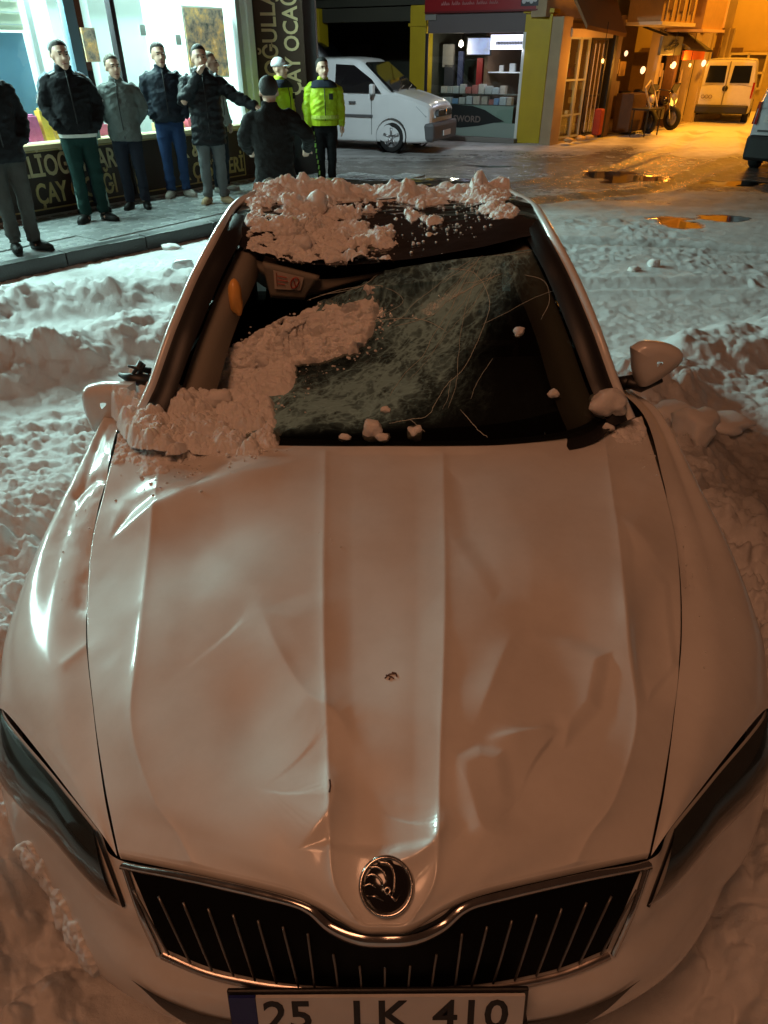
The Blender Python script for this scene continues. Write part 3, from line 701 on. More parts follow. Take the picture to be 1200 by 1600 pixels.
# ------------------------------------------------------------------ roof, pillars, glass, cabin
def A(u, v, z=None, y=None):
    p = at(u, v, z=z, y=y); return p
hdr = [A(352, 372, z=1.355), A(405, 398, y=2.01), A(480, 414, y=1.97), A(600, 410, y=1.95), A(735, 388, y=1.97), A(810, 372, y=2.0), A(866, 360, z=1.365)]
r1 = [A(364, 345, z=1.372), A(430, 352, y=2.13), A(500, 372, y=2.16), A(600, 368, y=2.18), A(730, 352, y=2.16), A(800, 342, y=2.15), A(853, 338, z=1.378)]
r2 = [A(377, 322, z=1.385), A(440, 328, y=2.34), A(510, 340, y=2.40), A(600, 334, y=2.42), A(720, 328, y=2.40), A(785, 320, y=2.35), A(833, 315, z=1.392)]
r3 = [A(394, 302, z=1.395), A(455, 304, y=2.62), A(520, 306, y=2.70), A(600, 305, y=2.74), A(710, 303, y=2.70), A(765, 301, y=2.64), A(803, 300, z=1.398)]
r4 = [np.array((x, 3.2, z)) for x, z in ((-.55, 1.36), (-.38, 1.37), (-.2, 1.37), (0, 1.37), (.2, 1.37), (.38, 1.37), (.55, 1.36))]
r5 = [np.array((x, 3.62, z)) for x, z in ((-.56, 1.27), (-.38, 1.29), (-.2, 1.30), (0, 1.30), (.2, 1.30), (.38, 1.29), (.56, 1.27))]
RP = tensor(np.array([hdr, r1, r2, r3, r4, r5]), 260, 220)
RP[..., 2] += .012 * (fbm(RP[..., 0] * 6, RP[..., 1] * 9, 4, 81) - .5)
roof = cs('roof', RP, black_gloss)
# rear window and its frame
bw = np.array([[RP[-1, int(j)] for j in np.linspace(0, 219, 5)], [np.array((x, 4.0, 1.02 - .02 * abs(x))) for x in (-.62, -.32, 0, .32, .62)]])
cs('rear_window', tensor(bw, 12, 20), mat('tinted_glass', (.01, .012, .012), .05, coat=1.))
# pillar and roof rail, from the wing up and along the crest
railpx = [(992, 652, .935), (967, 594, 1.03), (938, 512, 1.16), (903, 430, 1.275), (866, 361, 1.37), (838, 318, 1.392), (805, 299, 1.402)]
def rail(s):
    pts = []
    for u, v, z in railpx:
        p = at(u if s > 0 else 1200 - u, v, z=z); pts.append(p)
    pts += [np.array((s * .575, 3.2, 1.37)), np.array((s * .60, 3.7, 1.25)), np.array((s * .66, 4.1, 1.02))]
    return cr(np.array(pts), np.linspace(0, len(pts) - 1, 120))
PIL = {}
for s in (1, -1):
    L = rail(s); PIL[s] = L; Tn = np.gradient(L, axis=0); Tn /= np.linalg.norm(Tn, axis=1, keepdims=True)
    out = np.cross(Tn, np.array((0, 0, 1.))); out *= np.sign(out[:, :1]) * s; out /= np.linalg.norm(out, axis=1, keepdims=True)
    upn = np.cross(out, Tn); upn *= np.sign(upn[:, 2:3])
    if s < 0: L = L + upn * (.006 * (fbm(np.linspace(0, 12, 120), np.zeros(120), 3, 5) - .5))[:, None]
    prof = [(-.014, -.012), (-.010, .002), (.0, .007), (.012, .002), (.020, -.012), (.024, -.035), (.018, -.055), (-.014, -.05)]
    P = np.array([L + out * (a - .012) + upn * b for a, b in prof + prof[:1]])
    cs('pillar', P, paint, flip=s > 0)
    # black seal between pillar and glass, grey trim inside
    sl = slice(0, 62)
    P = np.array([L[sl] - out[sl] * a + upn[sl] * b for a, b in ((.020, -.010), (.040, -.006), (.074, -.012), (.090, -.03))])
    cs('windscreen_seal', P, black_plastic, flip=s < 0)
    ins = np.linspace(0, 1, 62)
    tr = np.array([L[sl] - out[sl] * a + upn[sl] * b + np.array((0, .04, 0)) for a, b in ((.078, -.055), (.09, -.055), (.118, -.066), (.135, -.09), (.135, -.15))])
    cs('pillar_trim', tr, trim_grey, flip=s < 0)
    # side glass, from the rail down to the waist
    lo = np.array([(s * .785, y, .94 + .02 * min(1, (y - 1.5) / .8)) for y in np.linspace(1.55, 4.05, 120)])
    k = np.clip(((lo[:, 1] - L[0, 1]) / (L[-1, 1] - L[0, 1]) * 119), 0, 119)
    hi = np.array([L[np.argmin(np.abs(L[:, 1] - y))] for y in lo[:, 1]]) - np.array((s * .012, 0, .03))
    P = np.array([lo * (1 - t) + hi * t + np.array((s * .02 * math.sin(t * math.pi), 0, 0)) for t in np.linspace(0, 1, 6)])
    cs('side_window', P, mat('side_glass', (.012, .014, .014), .05, coat=1.), flip=s < 0)
    m = MB()
    for y in (2.62,): 
        i = int(np.argmin(np.abs(lo[:, 1] - y))); m.tube([lo[i] - CO, P[3, i] - CO, hi[i] - CO], .03, 6)
    m.build('middle_pillar', black_plastic, car)

# windscreen: laminated sheet, crushed inward and torn away from its upper left corner
w0 = [A(238, 612, z=.965), A(300, 662, z=.94), A(410, 686, z=.925), A(603, 694, z=.918), A(800, 690, z=.922), A(920, 668, z=.935), A(972, 618, z=.975)]
w4 = [A(374, 392, y=1.985), A(430, 412, y=1.955), A(500, 424, y=1.94), A(603, 420, y=1.925), A(735, 398, y=1.94), A(815, 388, y=1.96), A(862, 384, y=1.985)]
w0 = np.array(w0); w4 = np.array(w4)
C = np.array([w0 * (1 - t) + w4 * t for t in (0, .25, .5, .75, 1)])
NW, MW = 460, 560
WP = tensor(C, NW, MW)
T_, S_ = np.meshgrid(np.linspace(0, 1, NW), np.linspace(0, 1, MW), indexing='ij')
WU, WV = survey(WP)
wnrm = np.array((0, -.48, .88))
bowout = .045 * np.sin(T_ * math.pi) * np.sin(S_ * math.pi)
d1, _, _ = segdist(WU, WV, [(330, 590), (430, 545), (560, 510), (640, 470)])
sag = .13 * np.exp(-(d1 / 105) ** 2) * np.sin(np.clip(T_ * 1.15, 0, 1) * math.pi) ** .5
d2, _, _ = segdist(WU, WV, [(560, 640), (640, 560), (720, 470), (770, 410)])
sag += .02 * np.exp(-(d2 / 60) ** 1.3) + .010 * (fbm(WU / 40, WV / 25, 4, 91) - .5) * np.sin(T_ * math.pi)
tearline = np.array([(238, 612), (300, 596), (335, 572), (380, 536), (410, 512), (470, 478), (500, 452), (560, 436), (640, 412)])
ty = np.interp(WU, tearline[:, 0], tearline[:, 1]) + 10 * (fbm(WU / 14, WV * 0, 4, 95) - .5)
above = ty - WV
sag += .07 * np.exp(-np.clip(-above, 0, 999) / 45) * (WU < 600) * smooth(640, 480, WU)
WP = WP + (bowout - sag)[..., None] * wnrm
kc = ((above[:-1, :-1] + above[1:, 1:]) / 2 < 0) | (WU[:-1, :-1] > 640)
# haze of crushed glass: dense band from the top right of centre down to the lower left
wx_ = WU + 26 * (fbm(WU / 50, WV / 50, 4, 151) - .5); wy_ = WV + 26 * (fbm(WU / 50, WV / 50, 4, 152) - .5)
d3, s3, t3 = segdist(wx_, wy_, [(775, 380), (752, 425), (700, 495), (615, 580), (505, 622), (400, 640)])
rg = lambda n_, k_: np.clip(1 - np.abs(2 * n_ - 1) * 1.6, 0, 1) ** k_
fan_a = np.arctan2(wy_ - 378, wx_ - 790); fan_r = np.hypot(wy_ - 378, wx_ - 790)
hz = np.exp(-(d3 / (66 - 6 * t3)) ** 2) * 1.0
fil = .35 * rg(fbm(fan_a * 18, fan_r / 160, 3, 160, .5), 7) + .55 * rg(fbm(wx_ / 17, wy_ / 15, 3, 161), 6) + .45 * rg(fbm(wx_ / 8, wy_ / 7, 2, 162), 5) + .6 * rg(fbm(s3 * d3 / 13, t3 * 7, 3, 163, .5), 7) + .35 * fbm(wx_ / 30, wy_ / 30, 4, 164)
hz += .55 * np.exp(-(((WU - 560) / 150) ** 2 + ((WV - 455) / 55) ** 2))
hz += .3 * np.exp(-(((WU - 640) / 170) ** 2 + ((WV - 620) / 40) ** 2))
wu_ = WU + 30 * (fbm(WU / 60, WV / 60, 3, 97) - .5) * 2; streak = .5 * fbm((wu_ * .75 - WV * .66) / 18, (wu_ * .66 + WV * .75) / 80, 5, 96, .65) + .5 * fbm(WU / 26, WV / 22, 5, 98, .65)
hz = np.clip(hz, 0, 1.1) * (.20 + .75 * np.clip(streak - .3, 0, 1) + .95 * fil)
hz += .16 * rg(fbm(fan_a * 9, fan_r / 300, 3, 166), 9) * smooth(420, 60, fan_r)
hz *= smooth(684, 655, WV - .0 * WU)
hz *= 1 - .9 * np.exp(-(((WU - 815) / 75) ** 2 + ((WV - 560) / 110) ** 2))
gm = bpy.data.materials.new('shattered_glass'); gm.use_nodes = True; nt = gm.node_tree; N = nt.nodes; L_ = nt.links; N.clear()
o_ = N.new('ShaderNodeOutputMaterial'); tr = N.new('ShaderNodeBsdfTransparent'); tr.inputs[0].default_value = (.42, .45, .42, 1)
gl_ = N.new('ShaderNodeBsdfGlossy'); gl_.inputs['Roughness'].default_value = .05; gl_.inputs[0].default_value = (.6, .6, .6, 1)
fr = N.new('ShaderNodeLayerWeight'); fr.inputs[0].default_value = .12
m1 = N.new('ShaderNodeMixShader'); fr.inputs[0].default_value = .5; pw_ = N.new('ShaderNodeMath'); pw_.operation = 'POWER'; pw_.inputs[1].default_value = 4; ml_ = N.new('ShaderNodeMath'); ml_.operation = 'MULTIPLY_ADD'; ml_.inputs[1].default_value = .7; ml_.inputs[2].default_value = .045; L_.new(fr.outputs['Facing'], pw_.inputs[0]); L_.new(pw_.outputs[0], ml_.inputs[0]); L_.new(ml_.outputs[0], m1.inputs[0]); L_.new(tr.outputs[0], m1.inputs[1]); L_.new(gl_.outputs[0], m1.inputs[2])
df = N.new('ShaderNodeBsdfDiffuse'); df.inputs[0].default_value = (.27, .50, .56, 1)
at_ = N.new('ShaderNodeAttribute'); at_.attribute_name = 'crazing'
uvn = N.new('ShaderNodeUVMap'); uvn.uv_map = 'UVMap'
def vor(scale, lo_, hi_, stretch=(1, 1, 1), rot=0, dist=.0):
    mp = N.new('ShaderNodeMapping'); mp.inputs['Scale'].default_value = stretch; mp.inputs['Rotation'].default_value = (0, 0, rot); L_.new(uvn.outputs[0], mp.inputs[0])
    nz = N.new('ShaderNodeTexNoise'); nz.inputs['Scale'].default_value = 6; L_.new(mp.outputs[0], nz.inputs[0])
    ad = N.new('ShaderNodeMixRGB'); ad.inputs[0].default_value = dist; L_.new(mp.outputs[0], ad.inputs[1]); L_.new(nz.outputs['Color'], ad.inputs[2])
    v = N.new('ShaderNodeTexVoronoi'); v.feature = 'DISTANCE_TO_EDGE'; v.inputs['Scale'].default_value = scale; L_.new(ad.outputs[0], v.inputs['Vector'])
    mr = N.new('ShaderNodeMapRange'); mr.inputs[1].default_value = lo_; mr.inputs[2].default_value = hi_; mr.inputs[3].default_value = 1; mr.inputs[4].default_value = 0
    L_.new(v.outputs['Distance'], mr.inputs[0]); return mr.outputs[0]
def mth(op, a, b=None, clamp=False):
    m = N.new('ShaderNodeMath'); m.operation = op; m.use_clamp = clamp
    for i, x in enumerate((a, b)):
        if x is None: continue
        if isinstance(x, (int, float)): m.inputs[i].default_value = x
        else: L_.new(x, m.inputs[i])
    return m.outputs[0]
va = vor(26, .0, .05, (1, 1.6, 1), .7, .12); vb = vor(75, .0, .12, (.6, 1.9, 1), .65, .05); vc = vor(9, .0, .012, (1, 1, 1), .3, .2)
f = mth('MULTIPLY', at_.outputs['Fac'], mth('ADD', mth('MULTIPLY', va, .25), .85))
f = mth('ADD', f, mth('MULTIPLY', vc, mth('MULTIPLY', at_.outputs['Fac'], .1)), True)
m2 = N.new('ShaderNodeMixShader'); L_.new(f, m2.inputs[0]); L_.new(m1.outputs[0], m2.inputs[1]); L_.new(df.outputs[0], m2.inputs[2]); L_.new(m2.outputs[0], o_.inputs[0])
uvw = np.stack([S_ * 1.45, T_ * .85], -1)
hz = np.clip(hz, 0, 1.2) ** 1.75 * 1.1
screen = cs('windscreen', WP, gm, keep=kc, attrs={'crazing': np.clip(hz, 0, 1)}, uv=uvw)
WN = normals(WP); WN *= np.sign(WN[200, 280, 2])
def wpoint(u, v, off=.002):
    U, V_ = WSU, WSV; k = np.argmin((U - u) ** 2 + (V_ - v) ** 2); i, j = divmod(k, MW); return WP[i, j] + WN[i, j] * off
WSU, WSV = survey(WP)
crk = MB()
cracks = [[(872, 452), (830, 468), (790, 490), (752, 508)], [(700, 420), (742, 428), (765, 470), (752, 520), (726, 575), (700, 600), (684, 625), (668, 650), (640, 656), (608, 662)],
          [(772, 400), (800, 398), (834, 392)], [(720, 640), (745, 670), (762, 684)], [(640, 655), (665, 676)], [(705, 590), (700, 620), (692, 640)],
          [(770, 560), (745, 600), (735, 625)], [(480, 470), (540, 452), (600, 448), (630, 470), (600, 492)], [(820, 430), (850, 440), (858, 470), (845, 500)], [(590, 430), (560, 450), (500, 462)], [(520, 520), (600, 500), (660, 500), (700, 520)]]
rc = random.Random(4)
for k in range(15):
    u0, v0 = 760 + rc.uniform(-25, 25), 400 + rc.uniform(-5, 40); a = R(rc.uniform(105, 160)); L0 = rc.uniform(60, 240); pts = []
    for i in range(7):
        pts.append((u0 + math.cos(a) * L0 * i / 6, v0 + math.sin(a) * L0 * i / 6)); a += rc.uniform(-.05, .06)
    cracks.append(pts)
for c in cracks:
    q = cr(np.array(c, float), np.linspace(0, len(c) - 1, len(c) * 4)); pp = [wpoint(u, v) for u, v in q]
    ok = [pp[0]]
    for p in pp[1:]:
        if np.linalg.norm(p - ok[-1]) > .006: ok.append(p)
    if len(ok) > 2:
        r_ = rc.uniform(.0005, .0009) if cracks.index(c) < 11 else rc.uniform(.0004, .0008); crk.tube([p - CO for p in ok], [r_ * .4] + [r_] * (len(ok) - 2) + [r_ * .3], 4)
tag(crk.build('glass_crack', mat('crack_white', (.62, .70, .66), .5), car), kind='stuff')

# wiper scuttle, dashboard, cabin
dash = tensor(np.array([[(-.70, 1.62, .90), (-.3, 1.48, .885), (.3, 1.48, .885), (.70, 1.62, .90)], [(-.68, 1.9, .90), (-.3, 1.85, .90), (.3, 1.85, .91), (.68, 1.9, .92)], [(-.68, 2.05, .86), (-.3, 2.02, .86), (.3, 2.02, .88), (.68, 2.05, .88)], [(-.68, 2.08, .5), (-.3, 2.06, .5), (.3, 2.06, .5), (.68, 2.08, .5)]]), 20, 20)
cs('dashboard', dash, cloth_dark)
scut = tensor(np.array([[w + np.array((0, -.05, -.028)) for w in w0], [w + np.array((0, .06, -.022)) for w in w0]]), 6, 60)
cs('scuttle', scut, black_plastic)
MB().box((0, 2.75 - .9, .30), (1.46, 2.0, .08)).build('cabin_floor', cloth_dark, car)
for s in (1, -1):
    st = MB(); st.box((s * .36, 2.55 - .9, .50), (.50, .50, .22)); st.box((s * .36, 2.84 - .9, .80), (.48, .14, .62), rx=R(-14), taper=.86)
    seat = st.build('front_seat', cloth_dark, car, bevel=.05)
    MB().box((s * .36, 2.90 - .9, 1.13), (.26, .10, .16), rx=R(-10)).build('headrest', cloth_dark, seat, bevel=.03)
    MB().box((s * .765, 2.6 - .9, .68), (.04, 1.9, .5)).build('door_lining', cloth_dark, car)
sw = MB(); cM = Matrix.Translation((.36, 2.18 - .9, .90)) @ Matrix.Rotation(R(65), 4, 'X')
sw.tube([cM @ Vector((.18 * math.cos(a), .18 * math.sin(a), 0)) for a in np.linspace(0, 2 * math.pi, 33)], .014, 8)
for a in (0, math.pi, -math.pi / 2): sw.tube([cM @ Vector((0, 0, 0)), cM @ Vector((.17 * math.cos(a), .17 * math.sin(a), 0))], .018, 6)
sw.build('steering_wheel', cloth_dark, car, True)
MB().box((0, 3.35 - .9, .62), (1.3, .5, .4)).box((0, 3.62 - .9, .9), (1.25, .14, .45), rx=R(-15)).build('rear_seat', cloth_dark, car, bevel=.06)
# headlining pulled down at the upper left, sun visor with its warning label
hl = np.array([[A(362, 392, y=2.04), A(430, 416, y=2.02), A(500, 436, y=2.0), A(600, 424, y=1.99), A(740, 402, y=2.0), A(858, 386, y=2.03)],
               [A(368, 398, y=2.10), A(432, 446, y=2.06), A(480, 462, y=2.05), A(560, 440, y=2.05), A(740, 408, y=2.1), A(850, 392, y=2.10)],
               [A(372, 405, y=2.5), A(432, 440, y=2.4), A(480, 440, y=2.4), A(560, 420, y=2.4), A(740, 395, y=2.5), A(845, 385, y=2.5)],
               [np.array((x, 3.3, 1.28)) for x in (-.55, -.33, -.11, .11, .33, .55)]])
cs('headlining', tensor(hl, 40, 60), trim_grey)
vz = [A(412, 408, y=2.00), A(500, 430, y=1.985), A(476, 464, y=2.02), A(424, 462, y=2.02)]
vp = tensor(np.array([[vz[0], vz[1]], [vz[3], vz[2]]]), 8, 14)
visor = cs('sun_visor', vp, trim_grey, thick=.018)
lb = lambda a, b: vz[0] * (1 - a) * (1 - b) + vz[1] * a * (1 - b) + vz[3] * (1 - a) * b + vz[2] * a * b + np.array((0, -.030, .020))
q = np.array([[lb(.18, .30), lb(.80, .34)], [lb(.16, .88), lb(.86, .86)]])
lab = cs('warning_label', tensor(q, 3, 3), mat('label_paper', (.50, .40, .33), .6), parent=None) if 0 else surf('warning_label', tensor(q, 3, 3) - CO, mat('label_paper', (.55, .45, .38), .6), parent=visor)
m = MB(); off = np.array((0, -.004, .003)) - CO
for a0, a1, b_ in ((.26, .46, .48), (.26, .50, .60), (.26, .44, .72)): m.tube([lb(a0, b_) + off, lb(a1, b_) + off], .0016, 4)
m.tube([lb(.24, .38) + off, lb(.24, .80) + off], .0012, 4)
cc = [lb(.66 + .09 * math.cos(a), .62 + .20 * math.sin(a)) + off for a in np.linspace(0, 6.283, 15)]; m.tube(cc, .0022, 4); m.tube([cc[2], cc[9]], .002, 4)
m.build('label_print', mat('label_red', (.42, .06, .04), .6), visor)
# orange oval added to stand for an orange highlight at the torn corner
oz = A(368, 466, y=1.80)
o1 = MB().ico(tuple(oz - CO), .064, 3, 3, .0, (.40, .5, 1.0)); ol = o1.build('orange_oval', mat('orange_oval_tint', (.85, .42, .10), .35), car, True)
# strip of glass trim by the right corner, mirror base shade
MB().tube([A(856, 614, y=1.58) - CO, A(880, 622, y=1.56) - CO, A(915, 626, y=1.55) - CO], .007, 6).build('wiper_tip', mat('wiper_grey', (.16, .14, .12), .5), car, True)

# door mirrors
def mirror_shell(poly, depth, name, yb):
    """outline surveyed in the photo at the shell's rear rim, domed towards the camera"""
    pts = np.array([A(u, v, y=yb) for u, v in poly]); c = pts.mean(0)
    n = 40; ring = cr(np.concatenate([pts, pts[:1]]), np.linspace(0, len(pts), n + 1))[:-1]
    rows = [ring * 1.0]
    for k, (sc_, d) in enumerate(((1.0, .35), (.93, .7), (.75, .92), (.45, .99), (.12, 1.0))):
        rows.append(c + (ring - c) * sc_ + np.array((0, -depth * d, depth * d * .18)))
    rows = np.array([np.concatenate([r_, r_[:1]]) for r_ in rows])
    return surf(name, rows - CO, paint, parent=car)
R_ = mirror_shell([(984, 542), (1004, 532), (1040, 535), (1060, 546), (1062, 560), (1046, 576), (1016, 596), (996, 602), (987, 580)], .055, 'mirror_shell', 1.66)
L__ = mirror_shell([(212, 596), (198, 596), (160, 596), (136, 603), (134, 622), (142, 650), (154, 672), (172, 662), (196, 640), (212, 616)], .06, 'mirror_shell', 1.60)
m = MB(); m.tube([A(978, 596, y=1.66) - CO, A(1000, 604, y=1.66) - CO, A(1034, 594, y=1.67) - CO], [.02, .02, .008], 8, 1.2); m.tube([A(965, 600, y=1.68) - CO, A(992, 596, y=1.67) - CO], .026, 8)
m.build('mirror_foot', black_plastic, car, True)
m = MB(); m.tube([A(240, 596, y=1.62) - CO, A(206, 592, y=1.62) - CO, A(186, 585, y=1.63) - CO], [.025, .02, .006], 8)
for a in ((222, 566, 206, 586), (236, 580, 200, 572), (215, 590, 226, 570)): m.tube([A(a[0], a[1], y=1.64) - CO, A(a[2], a[3], y=1.62) - CO], [.012, .004], 6)
m.build('mirror_foot', black_plastic, car, True)

# ------------------------------------------------------------------ snow lying on the car
def crust(name, P, Nn, mask, label, amp=.03, cells=((.09, .5), (.045, .8), (.022, .8)), seed=1, base=.02, kind='stuff', cut=.0, mt=None, fade=.6, sx=1.):
    x, y = P[..., 0] * sx, P[..., 1] + P[..., 2] * .6
    h = base * (2.2 * fbm(x * 14, y * 14, 5, seed + 40, .6) - .7) + sum(domes(x, y, c_, seed + i, d_) * .8 for i, (c_, d_) in enumerate(cells)) * amp / .03
    h += .005 * (fbm(x * 60, y * 60, 3, seed + 50) - .5) + .004 * np.abs(fbm(x * 40, y * 40, 3, seed + 52, .65) - .5)
    h = h * np.clip(mask * 1.4, 0, 1) ** fade - (1 - np.clip(mask * 1.8, 0, 1)) * .02 - cut
    Q = P + Nn * h[..., None]
    k = (h[:-1, :-1] > -.004) | (h[1:, 1:] > -.004) | (h[1:, :-1] > -.004) | (h[:-1, 1:] > -.004)
    k &= (mask[:-1, :-1] > .02)
    o = surf(name, Q, mt or snow_lump, keep=k); tag(o, label, 'snow', kind=kind); return o
# roof
Q = resample(RP, 520, 560, 0, 175); Nq = normals(Q); Nq *= np.sign(Nq[100, 100, 2]); U, V_ = survey(Q)
n1 = fbm(U / 55, V_ / 30, 4, 101)
n2 = fbm(U / 16, V_ / 9, 4, 103); mk = smooth(790, 640, U + 60 * n1) * .62 * smooth(.40, .58, n1 * .6 + n2 * .5 + .10 * smooth(620, 420, U) - .05)
mk = np.maximum(mk, .85 * np.exp(-(((U - 475) / 85) ** 2 + ((V_ - 362) / 34) ** 2)) * smooth(.22, .42, n2 + .1))
band = .8 * smooth(328, 306, V_) * smooth(815, 780, U); mk = np.maximum(mk, band * (.5 + .6 * n1))
mk = np.maximum(mk, .7 * np.exp(-(((U - 790) / 40) ** 2 + ((V_ - 330) / 14) ** 2)))
mk *= smooth(372, 395, U) * smooth(823, 800, U)
mk *= 1 - smooth(352, 385, V_ + .10 * (700 - U) * 0) * smooth(560, 700, U)
snow_roof = crust('snow_crust', Q, Nq, np.clip(mk, 0, 1), 'broken pinkish snow filling the caved-in black roof of the dented car', amp=.021, cells=((.09, .3), (.045, .65), (.022, .85), (.012, .8)), seed=3, base=.005)
# crest lumps at the rear of the roof
I, J = np.meshgrid(np.linspace(2.62, 2.95, 130), np.linspace(-.56, .54, 420), indexing='ij'); cz = 1.385 + 0 * I; Q = np.stack([J, I, cz], -1); Nq = np.zeros_like(Q); Nq[..., 2] = 1
prof = .9 * np.interp(J, [-.56, -.50, -.42, -.30, -.20, -.14, -.06, .02, .09, .14, .2, .26, .32, .37, .42, .46, .52], [.0, .04, .075, .085, .06, .015, .0, .03, .075, .03, .0, .02, .04, .02, .09, .04, .05])
mk = np.clip(prof * 12, 0, 1) * np.exp(-((I - 2.76) / .12) ** 2)
x = J; y = I; h = (prof * (.5 + .8 * fbm(x * 22, y * 22, 4, 9)) * .8 + domes(x, y, .075, 2, .8) * .8 + domes(x, y, .035, 5, .9) * .7 + domes(x, y, .016, 6, .9) * .6) * np.exp(-((I - 2.76) / .10) ** 2) * np.clip(prof * 30, 0, 1) - .012
o = surf('snow_crest', Q + Nq * h[..., None], snow_lump, keep=(h[:-1, :-1] > -.011)); tag(o, 'pale snow clods heaped along the rear crest of the roof against the dark street', 'snow', kind='stuff')
# on the windscreen
Q = resample(WP, 520, 620, 0, 438, 0, 466); Nq = normals(Q); Nq *= np.sign(Nq[100, 100, 2]); U, V_ = survey(Q)
n1 = fbm(U / 40, V_ / 22, 4, 111)
dd, _, tt = segdist(U, V_ + 16 * (n1 - .5), [(320, 575), (380, 556), (430, 540), (500, 528), (575, 505)])
n2 = fbm(U / 20, V_ / 13, 4, 113); mk = smooth(60, 10, dd * (1.05 + 1.0 * (n1 - .5))) * smooth(.18, .42, n2 + .35 * smooth(40, 0, dd))
mk *= smooth(596, 572, U + .25 * (V_ - 500)) * smooth(586, 566, V_ + .15 * (U - 420))
above_q = np.interp(U, tearline[:, 0], tearline[:, 1]) - V_
mk *= smooth(6, -6, above_q)
crust('windscreen_snow', Q, Nq, np.clip(mk * 1.1, 0, 1), 'ridge of wet snow lying in the sagging shattered windscreen', amp=.026, cells=((.11, .5), (.055, .65), (.028, .75), (.014, .6)), seed=12, base=.020, cut=.0, fade=.9)
dd, _, tt = segdist(U, V_ + 10 * (n1 - .5), [(236, 604), (270, 594), (320, 590), (370, 594), (435, 588)])
mk = smooth(34, 14, dd)
crust('windscreen_snow', Q, Nq, np.clip(mk, 0, 1), 'smooth brown slab of snow along the torn lower left edge of the windscreen', amp=.008, cells=((.09, .4),), seed=18, base=.022, cut=-.008)
# on the cowl, left corner
I, J = np.meshgrid(np.linspace(1.20, 1.72, 380), np.linspace(-.88, -.18, 520), indexing='ij'); zc = .925 - .09 * np.abs(J) ** 2 + .14 * np.clip(I - 1.40, 0, 1) + .05 * smooth(-.5, -.66, J)
Q = np.stack([J, I, zc], -1); Nq = np.zeros_like(Q); Nq[..., 2] = 1; U, V_ = survey(Q + np.array((0, 0, .03)))
n1 = fbm(U / 30, V_ / 20, 4, 121)
dd, _, tt = segdist(U, V_ + 18 * (n1 - .5), [(214, 612), (232, 640), (280, 645), (340, 650), (388, 650)])
mk = smooth(58, 24, dd); crust('cowl_snow', Q, Nq, np.clip(mk, 0, 1), 'lumpy snow clods piled on the cowl at the left foot of the windscreen', amp=.027, cells=((.09, .7), (.05, .8), (.026, .8), (.013, .7)), seed=22, base=.010, cut=-.002)
# thin scatter on the left corner of the bonnet
Q = resample(BP, 420, 520, 0, 150, 0, 200); Nq = normals(Q); Nq *= np.sign(Nq[100, 100, 2]); U, V_ = survey(Q)
n1 = fbm(U / 26, V_ / 22, 4, 131)
mk = np.exp(-(((U - 235) / 78) ** 2 + ((V_ - 688) / 46) ** 2)) * 1.1; mk = mk * smooth(.36, .56, n1 + .26 * mk)
crust('bonnet_snow', Q, Nq, np.clip(mk, 0, 1), 'thin crumbled snow melting on the left rear corner of the white bonnet', amp=.020, cells=((.06, .4), (.03, .7), (.015, .8)), seed=32, base=.006, cut=.001)
Q = resample(BP, 300, 300, 0, 110, 430, 559); Nq = normals(Q); Nq *= np.sign(Nq[100, 100, 2]); U, V_ = survey(Q)
n1 = fbm(U / 22, V_ / 18, 4, 141)
mk = np.exp(-(((U - 985) / 30) ** 2 + ((V_ - 675) / 22) ** 2)) * 1.1; mk = np.maximum(mk, .5 * np.exp(-(((U - 965) / 36) ** 2 + ((V_ - 708) / 12) ** 2)) * smooth(.5, .65, n1))
crust('bonnet_snow', Q, Nq, np.clip(mk, 0, 1), 'small patch of crumbled snow on the right rear corner of the bonnet', amp=.016, cells=((.05, .5), (.025, .7)), seed=35, base=.008, cut=.002)
# clods one can pick out
def clod(u, v, r, surfP, label, seed, sc=(1, 1, 1), lift=.5, name='snow_clod', **kw):
    U, V_ = survey(surfP); k = np.argmin((U - u) ** 2 + (V_ - v) ** 2); i, j = divmod(k, surfP.shape[1]); p = surfP[i, j]
    m = MB().ico((0, 0, 0), r, seed, 3, .5, sc); o = m.build(name, snow_lump, None, True); o.location = (p[0], p[1], p[2] + r * sc[2] * lift)
    tag(o, label, 'snow clod'); 
    for a, b in kw.items(): o[a] = b
    return o
cowlP = np.stack(np.meshgrid(np.linspace(-.8, .8, 200), np.linspace(1.2, 1.7, 100), indexing='ij') + [np.full((200, 100), .915)], -1)
clod(580, 682, .034, cowlP, 'tall rounded snow clod on the cowl nearest the middle of the windscreen foot', 1, (1, .8, 1.2))
clod(600, 688, .020, cowlP, 'low flat snow clod against the foot of the tall clod on the cowl', 2, (1.3, .9, .7))
clod(647, 684, .026, cowlP, 'single snow clod on the cowl just right of the tall one', 3, (1, .8, 1.05))
clod(538, 686, .020, cowlP, 'small dull snow clod on the cowl left of the tall one', 4, (1.2, .8, .6))
clod(399, 686, .014, cowlP, 'tiny snow crumb beside the big left cowl pile', 5, (.9, .8, 1.1))
clod(947, 638, .062, WP, 'largest snow clod wedged in the lower right windscreen corner', 6, (1.05, .8, .85), .3)
clod(949, 672, .018, cowlP, 'small snow crumb below the largest clod at the right cowl end', 7, (1.2, .8, .7))
clod(811, 520, .019, WP, 'lone pale snow clod stuck high on the dark right half of the windscreen', 8, (1.1, .8, .9), .3)
clod(863, 618, .016, WP, 'little snow crumb at the tip of the grey wiper', 9, (1.2, .8, .9), .3)
clod(602, 642, .016, WP, 'small dull snow crumb on the cracked glass above the tall clod', 10, (1.1, .8, .8), .3)
clod(343, 642, .046, cowlP, 'flat pale snow block on top of the left cowl pile', 11, (1.2, .8, .6), 1.6)
clod(498, 330, .045, RP, 'rounded snow ball standing out of the roof snow', 12, (1, .8, 1.1), .5)
